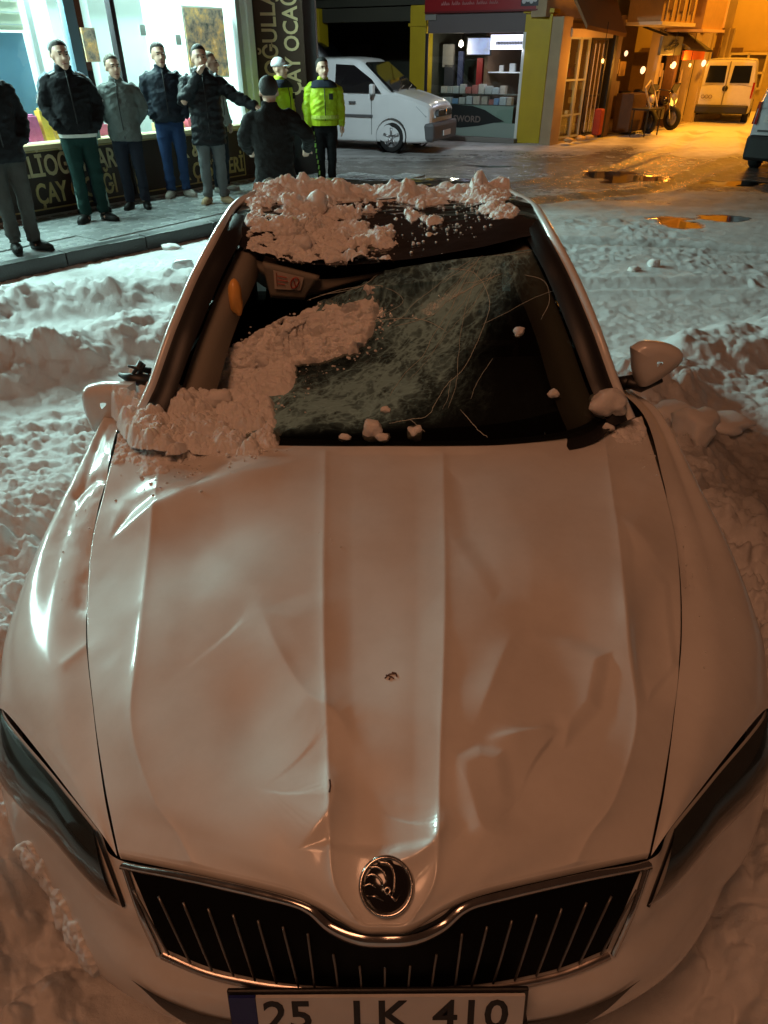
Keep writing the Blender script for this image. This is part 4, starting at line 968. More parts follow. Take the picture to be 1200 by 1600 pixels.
clod(472, 388, .032, RP, 'snow clod at the front lip of the caved roof', 13, (1, .8, .9), .6)

# crust of snow frozen to the corner of the bumper
Q = resample(FP, 320, 320, 25, 159, 0, 150); Nq = normals(Q); Nq *= np.sign(-Nq[160, 250, 1]); U, V_ = survey(Q)
dd, _, tt = segdist(U, V_, [(40, 1330), (90, 1425), (130, 1500), (185, 1600)]); n1 = fbm(U / 20, V_ / 20, 4, 171)
crust('bumper_crust', Q, Nq, np.clip(smooth(24, 8, dd + 16 * (n1 - .5)), 0, 1), 'crust of frozen snow clinging to the left corner of the bumper', amp=.012, cells=((.03, .7), (.016, .8)), seed=44, base=.008)
# crumbs and drops scattered over the wings and bonnet
cm = MB(); rc = random.Random(12)
def crumbs(poly, n_, spread, P_, rmax=.0045):
    U, V_ = survey(P_)
    for k in range(n_):
        i = rc.randrange(len(poly) - 1); f_ = rc.random(); u = poly[i][0] * (1 - f_) + poly[i + 1][0] * f_ + rc.gauss(0, spread); v = poly[i][1] * (1 - f_) + poly[i + 1][1] * f_ + rc.gauss(0, spread)
        kk = np.argmin((U - u) ** 2 + (V_ - v) ** 2)
        if (U.flat[kk] - u) ** 2 + (V_.flat[kk] - v) ** 2 > 30: continue
        p = P_.reshape(-1, 3)[kk] - CO; r_ = rc.uniform(.0012, rmax) * rc.random() ** .5; cm.ico((p[0], p[1], p[2] + r_ * .4), r_, k, 1, .3, (1, 1, .7))
crumbs([(330, 740), (280, 720), (230, 740), (200, 790)], 46, 18, BP, .007); crumbs([(940, 700), (1000, 715), (1025, 740)], 30, 10, BP, .005); crumbs([(300, 820), (520, 820), (640, 700)], 16, 60, BP, .0028)
crumbs([(505, 830), (515, 850)], 8, 6, BP, .002)
WRP = {s_: tensor(np.array([[(c[0] * s_, c[1], c[2]) for c in r_] for r_ in wing]), 200, 120) for s_ in (1, -1)}
crumbs([(150, 760), (120, 820), (95, 940)], 30, 16, WRP[-1], .004); crumbs([(1090, 830), (1120, 870), (1130, 960), (1100, 1060)], 46, 20, WRP[1], .0035); crumbs([(1065, 860), (1082, 920)], 24, 6, WRP[1], .003)
crumbs([(360, 600), (450, 580), (560, 560), (600, 510), (590, 480)], 130, 9, WP, .009); crumbs([(340, 560), (400, 530), (470, 500), (560, 480)], 70, 8, WP, .008); crumbs([(300, 640), (420, 640), (480, 600)], 60, 16, WP, .006)
crumbs([(400, 400), (480, 415), (600, 380), (700, 350), (800, 320)], 150, 14, RP, .010); crumbs([(560, 330), (700, 320), (780, 330)], 130, 12, RP, .009); crumbs([(640, 370), (760, 350)], 40, 12, RP, .006)
crumbs([(200, 700), (300, 720), (380, 700), (420, 698)], 130, 14, BP, .007); crumbs([(230, 650), (330, 690), (400, 690)], 60, 10, cowlP, .010)
tag(cm.build('snow_crumbs', snow_lump, None), 'fine snow crumbs and frozen drops sprinkled over the bonnet and wings', 'snow', kind='stuff'); cm = None
bpy.data.objects['snow_crumbs'].location = tuple(CO)
# ------------------------------------------------------------------ pavement and the tea shop on the left
FA = np.array((-4.69, 8.33)); FD = np.array((.564, .826)); FNn = np.array((.826, -.564))      # facade origin, direction, outward normal
fang = math.atan2(FD[1], FD[0])
FM = Matrix.Translation((FA[0], FA[1], 0)) @ Matrix.Rotation(fang, 4, 'Z')                     # local x along facade, local -y towards the street
pave = mat('wet_paving', (.30, .31, .31), .26, noise=.35, nscale=5, bump=.25, bscale=30)
k0 = np.array((-3.80, 6.42)); kd = np.array((1.79, 2.18)) / math.hypot(1.79, 2.18)
ka = k0 - kd * 14; kb = k0 + kd * 5.6
pm = MB(); fa = FA - FD * 14 + FNn * -.02; fb = FA + FD * 4.9 + FNn * -.02
kin = lambda p: p + np.array((-kd[1], kd[0])) * .16
nseg = 10
def strip_top(a, b, c, d, z): return [(*a, z), (*b, z), (*c, z), (*d, z)]
A_, B_ = kin(ka), kin(kb)
pm.add(strip_top(A_, B_, fb, fa, .146) + strip_top(A_, B_, fb, fa, -.1), [(0, 1, 2, 3), (4, 7, 6, 5), (0, 4, 5, 1), (1, 5, 6, 2), (2, 6, 7, 3), (3, 7, 4, 0)])
pv = pm.build('pavement', pave); pv['kind'] = 'structure'
# paving slabs, laid one by one where the photograph shows the walk
slab_me = None; fl = FD * 1.; L_f = 18.0
cn = 0
for i in range(26):
    s0 = -3.2 + i * .42
    for j in range(6):
        # between kerb and facade
        base = FA + FD * s0; w0_ = .03 + j * .42
        p = base + FNn * (w0_ + .21) + FD * .21
        side = (p - k0) @ np.array((-kd[1], kd[0]))
        if side < .42 or p[1] > 12.6: continue
        m = MB().box((0, 0, 0), (.412, .412, .03)) if slab_me is None else None
        if slab_me is None:
            o = m.build('paving_slab', pave, pv, bevel=.003); slab_me = o.data
        else:
            o = bpy.data.objects.new('paving_slab', slab_me); COL.objects.link(o); o.parent = pv
        o.location = (p[0], p[1], .143 + random.uniform(-.001, .0015)); o.rotation_euler = (0, 0, fang); cn += 1
kerb_me = None
for i in range(int(19.6 / .98)):
    c = ka + kd * (.49 + i * .98) + np.array((-kd[1], kd[0])) * .08
    if kerb_me is None:
        o = MB().box((0, 0, 0), (.972, .155, .30)).build('kerb_stone', mat('kerb_concrete', (.035, .034, .033), .4, noise=.4, nscale=9, bump=.4), pv, bevel=.012); kerb_me = o
    else:
        o = kerb_me.copy(); COL.objects.link(o)
    o.location = (c[0], c[1], .0 + random.uniform(-.004, .004)); o.rotation_euler = (0, 0, math.atan2(kd[1], kd[0]))

shop = thing('tea_shop', 'brightly lit shopfront with brown lettered panels under its big windows', 'shop', (FA[0], FA[1], 0), fang)
dark_brown = mat('sign_brown', (.045, .024, .015), .45, noise=.2, nscale=20)
cream = mat('sign_cream', (.62, .50, .28), .5); gold = mat('sign_gold', (.55, .40, .16), .45)
white_wall = mat('shop_white', (.80, .84, .82), .6, noise=.06, nscale=4)
alu = mat('frame_aluminium', (.45, .48, .48), .4, .3); dark_frame = mat('frame_dark', (.03, .025, .03), .4)
blue_frame = mat('frame_blue', (.16, .27, .34), .5)
tmat = Matrix.Rotation(R(90), 4, 'X')
def bx(name, c, d, m, parent=shop, bevel=0, **k): return MB().box(c, d, **k).build(name, m, parent, bevel=bevel)
# shell of the shop: floor, back wall, ceiling, ends, upper storey
bx('floor', (-3.5, 2.0, .12), (16, 4.0, .1), mat('shop_floor', (.5, .5, .48), .4))
bx('back_wall', (-3.5, 4.0, 1.7), (16, .1, 3.4), white_wall)
bx('end_wall', (4.72, 2.0, 1.7), (.12, 4.0, 3.4), white_wall); bx('end_wall', (-11.5, 2.0, 1.7), (.12, 4.0, 3.4), white_wall)
bx('ceiling', (-3.5, 2.0, 3.25), (16, 4.0, .1), white_wall)
bx('upper_wall', (-3.4, .15, 5.3), (16.4, .3, 4.1), mat('render_grey', (.25, .24, .22), .8, noise=.2, bump=.3))
bx('plinth', (-3.4, .10, .17), (16.3, .16, .10), mat('plinth_dark', (.06, .05, .045), .5))
bx('stall_riser', (-3.4, .12, .55), (16.3, .12, .70), dark_brown)
bx('sill', (-3.4, .06, .935), (16.3, .30, .05), cream)
# lettered panels
def panel(s0, s1, lines):
    p = bx('sign_panel', ((s0 + s1) / 2, .045, .56), (s1 - s0, .03, .70), dark_brown)
    m = MB()
    for z in (.235, .885): m.box(((s0 + s1) / 2, .026, z), (s1 - s0 - .08, .010, .016))
    for x in (s0 + .04, s1 - .04): m.box((x, .026, .56), (.016, .010, .65))
    m.build('sign_border', gold, p)
    for t, x, z, size, xs, mm in lines:
        text('sign_lettering', t, size, mm, p, Matrix.Translation((x, .024, z)) @ tmat, .006, .006, xs)
panel(-2.1, 2.02, [('KAHVALTI  SALONU', -1.9, .62, .28, .82, cream), ('LLİOĞULLARI', .40, .61, .33, .70, cream), ('ÇAY OCAĞI', .58, .30, .33, .66, gold)] if False else [('LLİOĞULLARI', .45, .61, .33, .72, cream), ('ÇAY OCAĞI', .58, .30, .33, .68, gold)])
panel(2.10, 4.35, [('K & S', 2.98, .60, .31, .85, cream), ('K ÇEŞİTLERİ', 2.98, .30, .31, .72, gold)])
panel(-6.6, -2.2, [])
# window frames and panes
def win(s0, s1, z0=.96, z1=3.15):
    g_ = bx('shop_window', ((s0 + s1) / 2, .10, z1 + .02), (s1 - s0, .06, .05), alu)
    bx('pane', ((s0 + s1) / 2, .10, (z0 + z1) / 2), (s1 - s0 - .04, .008, z1 - z0), pane_m, g_)
pane_m = bpy.data.materials.new('window_pane'); pane_m.use_nodes = True; nt = pane_m.node_tree; nt.nodes.clear()
o_ = nt.nodes.new('ShaderNodeOutputMaterial'); a_ = nt.nodes.new('ShaderNodeBsdfTransparent'); b_ = nt.nodes.new('ShaderNodeBsdfGlossy'); b_.inputs['Roughness'].default_value = .03
a_.inputs[0].default_value = (.93, .97, .95, 1); c_ = nt.nodes.new('ShaderNodeLayerWeight'); c_.inputs[0].default_value = .10; d_ = nt.nodes.new('ShaderNodeMixShader')
pw_ = nt.nodes.new('ShaderNodeMath'); pw_.operation = 'POWER'; pw_.inputs[1].default_value = 4; ml_ = nt.nodes.new('ShaderNodeMath'); ml_.operation = 'MULTIPLY_ADD'; ml_.inputs[1].default_value = .7; ml_.inputs[2].default_value = .04; c_.inputs[0].default_value = .5
nt.links.new(c_.outputs['Facing'], pw_.inputs[0]); nt.links.new(pw_.outputs[0], ml_.inputs[0]); nt.links.new(ml_.outputs[0], d_.inputs[0]); nt.links.new(a_.outputs[0], d_.inputs[1]); nt.links.new(b_.outputs[0], d_.inputs[2]); nt.links.new(d_.outputs[0], o_.inputs[0])
win(2.27, 4.45); win(.20, 1.55); win(1.70, 2.25); win(-1.6, .1); win(-3.6, -1.7); win(-6.0, -3.7)
for x, w, m in ((2.262, .07, dark_frame), (1.63, .15, blue_frame), (4.50, .09, alu), (4.62, .12, white_wall), (.14, .08, alu), (-1.66, .1, alu), (-3.65, .1, alu)):
    bx('mullion', (x, .085, 2.05), (w, .10, 2.2), m)
# things inside the window: blue door, shelving frame, lit panels and pictures
inside = []
bx('inner_door', (1.02, .62, 1.55), (.55, .04, 1.1), mat('door_blue', (.10, .22, .32), .5))
bx('inner_post', (.64, .45, 1.95), (.14, .10, 2.0), alu); bx('inner_post', (1.36, .50, 2.0), (.07, .06, 1.9), white_wall)
bx('slatted_panel', (1.02, .60, 2.55), (.58, .05, .85), mat('slat_cream', (.62, .64, .50), .6))
for k in range(7): bx('slat', (1.02, .565, 2.18 + k * .12), (.57, .012, .012), alu)
bx('partition', (3.0, .95, 1.9), (.9, .05, 2.4), mat('partition_white', (.68, .74, .73), .5)); bx('partition', (2.05, .9, 1.9), (.3, .05, 2.4), white_wall)
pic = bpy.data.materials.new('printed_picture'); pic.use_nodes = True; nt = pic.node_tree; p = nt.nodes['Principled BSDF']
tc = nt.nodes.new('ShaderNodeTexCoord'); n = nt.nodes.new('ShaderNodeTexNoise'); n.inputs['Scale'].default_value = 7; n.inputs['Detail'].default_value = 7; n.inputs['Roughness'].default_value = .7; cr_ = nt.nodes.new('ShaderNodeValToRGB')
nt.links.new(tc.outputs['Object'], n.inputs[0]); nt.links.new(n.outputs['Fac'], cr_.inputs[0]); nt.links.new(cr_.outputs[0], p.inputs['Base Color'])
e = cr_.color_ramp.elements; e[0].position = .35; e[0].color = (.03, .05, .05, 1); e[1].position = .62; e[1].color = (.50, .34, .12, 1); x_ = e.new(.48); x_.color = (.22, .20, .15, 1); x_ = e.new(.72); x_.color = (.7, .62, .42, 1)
p.inputs['Roughness'].default_value = .5; nt.links.new(cr_.outputs[0], p.inputs['Emission Color']); p.inputs['Emission Strength'].default_value = .9   # own glow stands in for the room's light through the posters
bx('picture', (3.92, .16, 2.02), (.76, .02, .82), pic); bx('picture_edge', (3.92, .172, 2.02), (.80, .012, .86), white_wall)
bx('picture', (1.92, .165, 1.98), (.20, .02, .36), pic)
for k, (x, w, h, c) in enumerate(((.32, .18, .26, (.55, .10, .28)), (.50, .16, .20, (.62, .28, .05)), (.68, .2, .16, (.6, .12, .30)), (.90, .2, .28, (.6, .14, .34)), (1.10, .12, .34, (.75, .50, .08)), (1.28, .14, .2, (.6, .4, .1)), (1.9, .2, .13, (.5, .12, .2)), (2.1, .16, .10, (.55, .2, .1)), (2.95, .25, .10, (.6, .5, .2)), (3.25, .18, .13, (.6, .3, .05)), (3.5, .2, .10, (.6, .12, .18)), (4.1, .22, .1, (.6, .25, .1)), (-.3, .3, .22, (.6, .2, .2)), (-.8, .3, .2, (.6, .4, .1)), (-1.2, .25, .26, (.5, .1, .3)))):
    m = MB().box((x, .30, .96 + h / 2), (w, .14, h), rz=random.uniform(-.15, .15), rx=R(-6), taper=.92); m.box((x, .30, .96 + h + .012), (w * .6, .08, .02))
    m.build('sweet_box', mat('packet_%d' % k, c, .45, noise=.35, nscale=14), shop, bevel=.006)
for k, (x, y) in enumerate(((3.35, .8), (2.75, .8), (.7, 1.4))):
    bx('wall_decal', (x, .12, 2.05 + .1 * k), (.10, .004, .12), white_wall)
# ceiling lamps of the shop: tubes that light the window and the street
tube_m = mat('lamp_tube', (1, 1, 1), .5, emit=(.86, 1.0, .97), estr=12.)
for x, y in ((-4.8, .8), (-2.7, .8), (-.6, .8), (1.4, .8), (3.2, .8), (1.0, 2.4), (3.4, 2.4), (-2, 2.4)):
    f_ = bx('ceiling_lamp', (x, y, 3.17), (1.35, .24, .05), alu); bx('lamp_tube', (x, y, 3.13), (1.28, .17, .025), tube_m, f_)
def shoplamp(x, y, z, e, size, tgt, sy=None):
    p = FM @ Vector((x, y, z)); t = FM @ Vector(tgt)
    return lamp('shop_lamp_light', 'AREA', p, e, (.66, 1.0, .97), t, shape='RECTANGLE', size=size, size_y=sy or .25)
for x in (-4.8, -2.7, -.6, 1.4, 3.2): shoplamp(x, .45, 3.05, 230 if x > -1 else 110, 1.3, (x, -3.6, .3))
for x in (1.0, 3.4, -2): shoplamp(x, 1.6, 3.08, 110, 1.3, (x, 2.6, .8))
# corner return with the upright sign
ret = thing('corner_pier', 'dark pier at the end of the lit shop with upright brown lettered sign', 'pier', (-1.85, 12.45, 0))
MB().box((-.40, .25, 2.6), (.10, .5, 5.0)).box((.22, .34, 2.6), (1.1, .3, 5.0)).build('pier_wall', mat('pier_black', (.02, .018, .02), .5), ret)
MB().box((-.26, .06, 2.6), (.16, .14, 5.0)).build('pier_post', mat('post_grey', (.13, .14, .14), .5), ret)
us = MB().box((.20, .14, 2.35), (.78, .08, 3.1)).build('upright_sign', dark_brown, ret)
rt = Matrix.Rotation(R(90), 4, 'X') @ Matrix.Rotation(R(90), 4, 'Z')
text('sign_lettering', 'LLİOĞULLARI', .33, cream, us, Matrix.Translation((.16, .096, 1.18)) @ rt, .006, .006, .86)
text('sign_lettering', 'ÇAY OCAĞI', .33, cream, us, Matrix.Translation((.50, .096, 1.32)) @ rt, .006, .006, .80)

# ------------------------------------------------------------------ row with the yellow pillars
QA = np.array((3.32, 19.253)); QD = np.array((.8724624, -.4886812)); qang = math.atan2(QD[1], QD[0])
yellow = mat('yellow_paint', (.50, .36, .01), .55, noise=.15, nscale=3, bump=.1)
row = thing('yellow_shop_building', 'dark building on yellow pillars with a small lit shop in its ground floor', 'building', (QA[0], QA[1], 0), qang)
def rb_(name, c, d, m, parent=row, bevel=0, **k): return MB().box(c, d, **k).build(name, m, parent, bevel=bevel)
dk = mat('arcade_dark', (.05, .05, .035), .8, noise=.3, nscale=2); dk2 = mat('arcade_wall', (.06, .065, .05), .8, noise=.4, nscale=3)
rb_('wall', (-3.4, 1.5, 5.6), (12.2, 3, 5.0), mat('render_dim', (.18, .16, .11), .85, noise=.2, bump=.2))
rb_('pillar', (.34, .22, 1.33), (.66, .45, 2.66), yellow, bevel=.01); rb_('pillar', (-2.82, .22, 1.45), (.44, .45, 2.9), yellow, bevel=.01)
rb_('pillar', (-6.04, .22, 1.45), (.44, .45, 2.9), yellow, bevel=.01); rb_('pillar_cap', (.34, .20, 2.72), (.74, .5, .08), yellow); rb_('pillar_cap', (-2.82, .2, 2.50), (.50, .5, .06), yellow)
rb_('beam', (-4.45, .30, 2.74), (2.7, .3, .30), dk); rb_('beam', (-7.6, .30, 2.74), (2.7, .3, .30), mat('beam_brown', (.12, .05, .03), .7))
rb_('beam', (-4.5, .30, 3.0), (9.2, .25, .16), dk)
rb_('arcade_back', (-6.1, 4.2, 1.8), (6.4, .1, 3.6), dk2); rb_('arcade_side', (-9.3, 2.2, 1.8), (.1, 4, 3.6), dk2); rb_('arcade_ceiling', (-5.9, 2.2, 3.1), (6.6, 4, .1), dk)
rb_('poster_panel', (-3.45, 4.1, 1.45), (.8, .04, 1.5), mat('poster_teal', (.06, .14, .14), .6, noise=.5, nscale=4)); rb_('round_board', (-3.35, 3.9, 1.75), (.42, .04, .35), black_plastic)
rb_('notice_board', (-6.9, 3.9, 1.9), (.9, .04, .5), mat('board_dim', (.12, .13, .12), .6))
# small shop
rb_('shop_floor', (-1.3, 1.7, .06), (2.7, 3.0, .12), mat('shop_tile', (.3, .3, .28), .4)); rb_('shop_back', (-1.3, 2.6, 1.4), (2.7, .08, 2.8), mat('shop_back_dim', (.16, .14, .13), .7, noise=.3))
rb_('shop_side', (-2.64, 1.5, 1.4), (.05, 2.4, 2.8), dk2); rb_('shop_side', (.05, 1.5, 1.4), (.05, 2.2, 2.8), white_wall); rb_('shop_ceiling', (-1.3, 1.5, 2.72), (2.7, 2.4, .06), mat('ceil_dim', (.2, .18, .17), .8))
fas_m = mat('fascia_red', (.28, .008, .012), .4); 
sg = rb_('shop_sign', (-1.10, -.06, 2.93), (2.95, .14, .42), fas_m); rb_('sign_edge', (-1.10, -.135, 2.74), (2.95, .012, .03), mat('sign_edge_red', (.12, .004, .006), .5), sg)
pt = text('sign_lettering', 'Elektronik  Telefon  Bilgisayar & Kamera', .105, mat('sign_white', (.42, .22, .22), .5), sg, Matrix.Translation((-2.16, -.140, 2.83)) @ tmat, .003, .001, .78, shear=.25) if False else None
m = MB(); rs_ = random.Random(3); x = -2.12     # the hand-written line is too small to read: a row of script strokes
for wlen in (5, 5, 7, 6, 5):
    for k in range(wlen):
        h = rs_.choice((.05, .05, .08)); m.tube([(x, -.139, 2.87), (x + .015, -.139, 2.87 + h), (x + .035, -.139, 2.875)], .009, 4); x += .045
    x += .055
m.build('sign_script', mat('script_pink', (.50, .24, .24), .5), sg)
lg = rb_('sign_logo', (.13, -.136, 2.92), (.42, .012, .22), mat('logo_black', (.02, .02, .025), .4), sg)
m = MB()
for k in range(4): m.lathe([(.001, 0), (.05, .002), (.05, .01)], (-.01 + k * .09, -.148, 2.90 + .03 * (k % 2)), 'Y', 10)
m.build('logo_mark', mat('logo_white', (.55, .55, .55), .5), lg)
rb_('wall_grey', (-2.45, -.02, 2.85), (.30, .06, .52), mat('grey_panel', (.25, .24, .22), .7))
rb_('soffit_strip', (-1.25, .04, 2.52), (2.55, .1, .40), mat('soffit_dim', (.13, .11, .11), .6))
fr_ = rb_('shop_frame', (.035, .02, 1.16), (.07, .06, 2.32), mat('frame_white', (.75, .78, .74), .5)); rb_('shop_frame', (-2.56, .02, 1.16), (.06, .06, 2.32), dark_frame)
rb_('shop_riser', (-1.25, .05, .24), (2.5, .06, .36), mat('riser_green', (.28, .36, .32), .5)); rb_('shop_step', (-1.25, -.1, .05), (2.7, .3, .1), mat('step_dim', (.2, .19, .17), .6))
gw = rb_('shop_pane', (-1.25, .03, 1.36), (2.5, .008, 1.90), pane_m)
# dark swoosh with the shop's word across the lower glass
sw_ = [(-2.3, .50), (-2.2, .76), (-1.7, .80), (-1.2, .78), (-.85, .70), (-.55, .56), (-.30, .46), (-.6, .42), (-1.0, .34), (-1.5, .28), (-2.3, .26)]
m = MB().prism(sw_, .006, Matrix.Translation((0, .012, .0))); bn_ = m.build('window_banner', mat('banner_black', (.012, .016, .016), .4), row)
text('banner_lettering', 'SWORD', .20, mat('banner_grey', (.20, .15, .13), .5), bn_, Matrix.Translation((-1.72, .008, .42)) @ tmat, .002, .004, 1.05)
rb_('window_film', (-1.0, .045, .57), (1.8, .01, .45), mat('film_green', (.30, .40, .36), .5))
# goods on shelves: boxes, each a thing of its own
gid = 0
boxm = [mat('carton_%d' % i, c, .6, noise=.3, nscale=20) for i, c in enumerate(((.55, .52, .48), (.45, .46, .45), (.5, .42, .36), (.16, .3, .5), (.45, .5, .52), (.4, .12, .1)))]
rb_('shelf', (-1.25, .55, .78), (2.4, .5, .03), dk2); rb_('shelf', (-1.25, .60, 1.02), (2.3, .4, .02), dk2); rb_('shelf', (-.55, .7, 1.50), (1.0, .3, .025), white_wall); rb_('cabinet', (-1.25, 2.3, 1.3), (2.4, .3, 2.0), dk)
rs_ = random.Random(9)
for zz, n_, h0 in ((.80, 11, .16), (1.035, 10, .20)):
    x = -2.28
    for k in range(n_):
        w = rs_.uniform(.13, .20); h = rs_.uniform(h0 * .7, h0 * 1.15); mm = boxm[rs_.randrange(6)]
        m = MB().box((x + w / 2, .42 + rs_.uniform(-.05, .05), zz + h / 2), (w * .92, .16, h), rz=rs_.uniform(-.1, .1)); m.build('goods_box', mm, row, bevel=.004); x += w + .02
m = MB().box((-.75, .7, 1.58), (.10, .08, .14)).build('goods_box', boxm[0], row); m = MB().box((-.45, .7, 1.60), (.14, .1, .18)).build('goods_box', boxm[1], row)
rb_('pillar_red', (-1.42, .9, 1.40), (.16, .1, .80), mat('stand_red', (.30, .01, .012), .5)); rb_('pillar_red', (-1.16, .9, 1.40), (.22, .1, .80), mat('stand_red2', (.16, .01, .012), .5))
rb_('garment', (-2.3, .8, 1.85), (.3, .1, .5), mat('garment_grey', (.25, .23, .21), .8)); rb_('garment', (-2.25, .8, 1.35), (.26, .1, .6), mat('garment_dark', (.03, .03, .04), .8)); rb_('garment', (-1.95, .85, 1.5), (.14, .1, .9), mat('garment_navy', (.03, .04, .10), .8))
# television, bright tube sign, bulb
tv = thing('television', 'small wide television showing a blue picture high in the shop window', 'television', tuple(row.matrix_world @ Vector((0, 0, 0))) if 0 else (QA[0], QA[1], 0), qang)
MB().box((-1.28, .40, 2.05), (.66, .05, .40)).build('casing', black_plastic, tv, bevel=.01)
scr = bpy.data.materials.new('tv_picture'); scr.use_nodes = True; nt = scr.node_tree; p = nt.nodes['Principled BSDF']; tc = nt.nodes.new('ShaderNodeTexCoord'); n = nt.nodes.new('ShaderNodeTexNoise'); n.inputs['Scale'].default_value = 5; rp = nt.nodes.new('ShaderNodeValToRGB')
nt.links.new(tc.outputs['Object'], n.inputs[0]); nt.links.new(n.outputs['Fac'], rp.inputs[0]); nt.links.new(rp.outputs[0], p.inputs['Emission Color']); p.inputs['Emission Strength'].default_value = .75
rp.color_ramp.elements[0].position = .35; rp.color_ramp.elements[0].color = (.02, .03, .25, 1); rp.color_ramp.elements[1].position = .62; rp.color_ramp.elements[1].color = (.14, .26, .85, 1)
MB().box((-1.28, .372, 2.05), (.60, .006, .34)).build('screen', scr, tv)
tg = thing('lit_sign_box', 'white glowing sign box with one dark dashed line over the shop door', 'sign', (QA[0], QA[1], 0), qang)
lb_ = MB().box((-.40, .22, 2.13), (1.00, .07, .30)).build('light_box', mat('lightbox', (1, 1, 1), .5, emit=(.78, .74, 1.0), estr=2.6), tg, bevel=.01)
m = MB()
for k in range(19): m.box((-.73 + k * .04, .178, 2.11), (.032, .014, .07))
m.build('dashed_line', mat('dash_grey', (.10, .08, .12), .5), tg)
bb = thing('bare_bulb', 'bare glowing bulb beside the television in the small shop', 'bulb', (QA[0], QA[1], 0), qang)
MB().lathe([(.001, -.07), (.05, -.045), (.06, 0), (.045, .05), (.02, .08)], (-1.78, .4, 2.10), 'Z', 14).build('glass_bulb', mat('bulb_on', (1, .9, .8), .5, emit=(1, .85, .68), estr=7), bb, True)
MB().tube([(-1.78, .4, 2.17), (-1.78, .4, 2.69)], .008, 5).build('flex', black_plastic, bb)
Mq = Matrix.Translation((QA[0], QA[1], 0)) @ Matrix.Rotation(qang, 4, 'Z')
lamp('shop_sign_light', 'AREA', Mq @ Vector((-.4, .14, 2.0)), 14, (.80, .80, 1.0), Mq @ Vector((-.7, -.6, .2)), shape='RECTANGLE', size=.9, size_y=.2)
lamp('bulb_light', 'POINT', Mq @ Vector((-1.78, .28, 1.98)), 16, (1, .85, .7), shadow_soft_size=.06)
# ------------------------------------------------------------------ side street on the right
PA = np.array((4.35, 18.9)); PD = np.array((.68, .733)); PD /= np.linalg.norm(PD); pang = math.atan2(PD[1], PD[0])
ochre = mat('ochre_render', (.40, .30, .18), .8, noise=.25, nscale=2.5, bump=.3); ochre2 = mat('ochre_pale', (.52, .42, .28), .75, noise=.2, nscale=3); timber = mat('timber_brown', (.16, .09, .05), .6, noise=.35, nscale=12)
st1 = thing('corner_shop', 'narrow shop with slanted awning and glazed door lit orange by the street lamps', 'shop', (PA[0], PA[1], 0), pang)
def sb_(name, c, d, m, parent, bevel=0, **k): return MB().box(c, d, **k).build(name, m, parent, bevel=bevel)
glow = mat('dark_glass', (.03, .028, .02), .06, coat=1.)
sb_('side_wall', (-.22, .1, 1.3), (.40, .3, 2.6), ochre, st1); sb_('wall', (1.6, .6, 4.9), (4.2, .4, 4.6), ochre, st1); sb_('back_wall', (1.4, 2.2, 1.3), (3.2, .1, 2.6), timber, st1); sb_('floor', (1.4, 1.1, .03), (3.2, 2.2, .06), ochre2, st1)
aw = MB(); aw.add([(-.60, -.75, 2.42), (1.35, -.75, 2.30), (1.9, .1, 3.25), (-.30, .1, 3.35), (-.60, -.75, 2.34), (1.35, -.75, 2.22), (1.9, .14, 3.17), (-.30, .14, 3.27)], [(0, 1, 2, 3), (7, 6, 5, 4), (0, 4, 5, 1), (1, 5, 6, 2), (3, 2, 6, 7), (0, 3, 7, 4)])
aw.build('awning', mat('awning_orange', (.30, .15, .06), .7, noise=.2, nscale=4), st1)
sb_('lintel', (.95, -.02, 2.30), (2.0, .14, .16), ochre2, st1)
for x0, x1 in ((.02, .52), (.58, .98)):
    f_ = MB()
    for x in (x0, x1): f_.box((x, 0, 1.18), (.045, .06, 2.1))
    for z in (.14, .62, 1.36, 2.2): f_.box(((x0 + x1) / 2, 0, z), (x1 - x0, .05, .04))
    w_ = f_.build('window_frame', alu, st1); sb_('pane', ((x0 + x1) / 2, .01, 1.2), (x1 - x0, .008, 2.0), pane_m, w_)
rs_ = random.Random(5)
for k in range(22):
    x = rs_.uniform(.05, 1.9); z = rs_.choice((.15, .5, .8, 1.1, 1.4, 1.7)); c = rs_.choice(((.5, .3, .1), (.3, .12, .05), (.55, .45, .25), (.1, .08, .05), (.35, .05, .03)))
    m = MB().box((x, rs_.uniform(.35, .8), z + .1), (rs_.uniform(.08, .2), .1, rs_.uniform(.12, .28)), rz=rs_.uniform(-.3, .3)); m.build('hung_goods', mat('goods_%.2f_%.2f' % (c[0], c[1]), c, .6, noise=.3), st1)
dr = MB()
for x in (1.10, 1.86): dr.box((x, 0, 1.16), (.05, .06, 2.1))
for z in (.12, 1.0, 2.2): dr.box((1.48, 0, z), (.76, .05, .05))
d_ = dr.build('glazed_door', dark_frame, st1); sb_('pane', (1.48, .01, 1.15), (.7, .008, 2.0), pane_m, d_)
for k in range(3): MB().tube([(1.2 + .2 * k, -.06, .2), (1.2 + .2 * k, -.06, 2.1)], .015, 6).build('door_bar', ochre2, d_)
sb_('rag_bundle', (1.55, -.25, .42), (.22, .2, .6), mat('rag_red', (.30, .04, .02), .8, noise=.5, nscale=10), st1, bevel=.04)
MB().ico((.18, .25, 1.02), .13, 3, 2, .3, (.8, .6, 1.3)).build('shop_lantern', mat('lantern_on', (1, .7, .2), .5, emit=(1, .55, .10), estr=2.2), st1, True)
for x in (-.05, .55, 1.0): MB().ico((x, -.35, .12), .12, int(x * 9) + 5, 2, .5, (1.5, 1, .5)).build('sack', mat('sack', (.5, .36, .18), .8, noise=.3), st1, True)
dark_col = sb_('black_column', (2.16, 0, 1.2), (.13, .2, 2.4), black_plastic, st1)
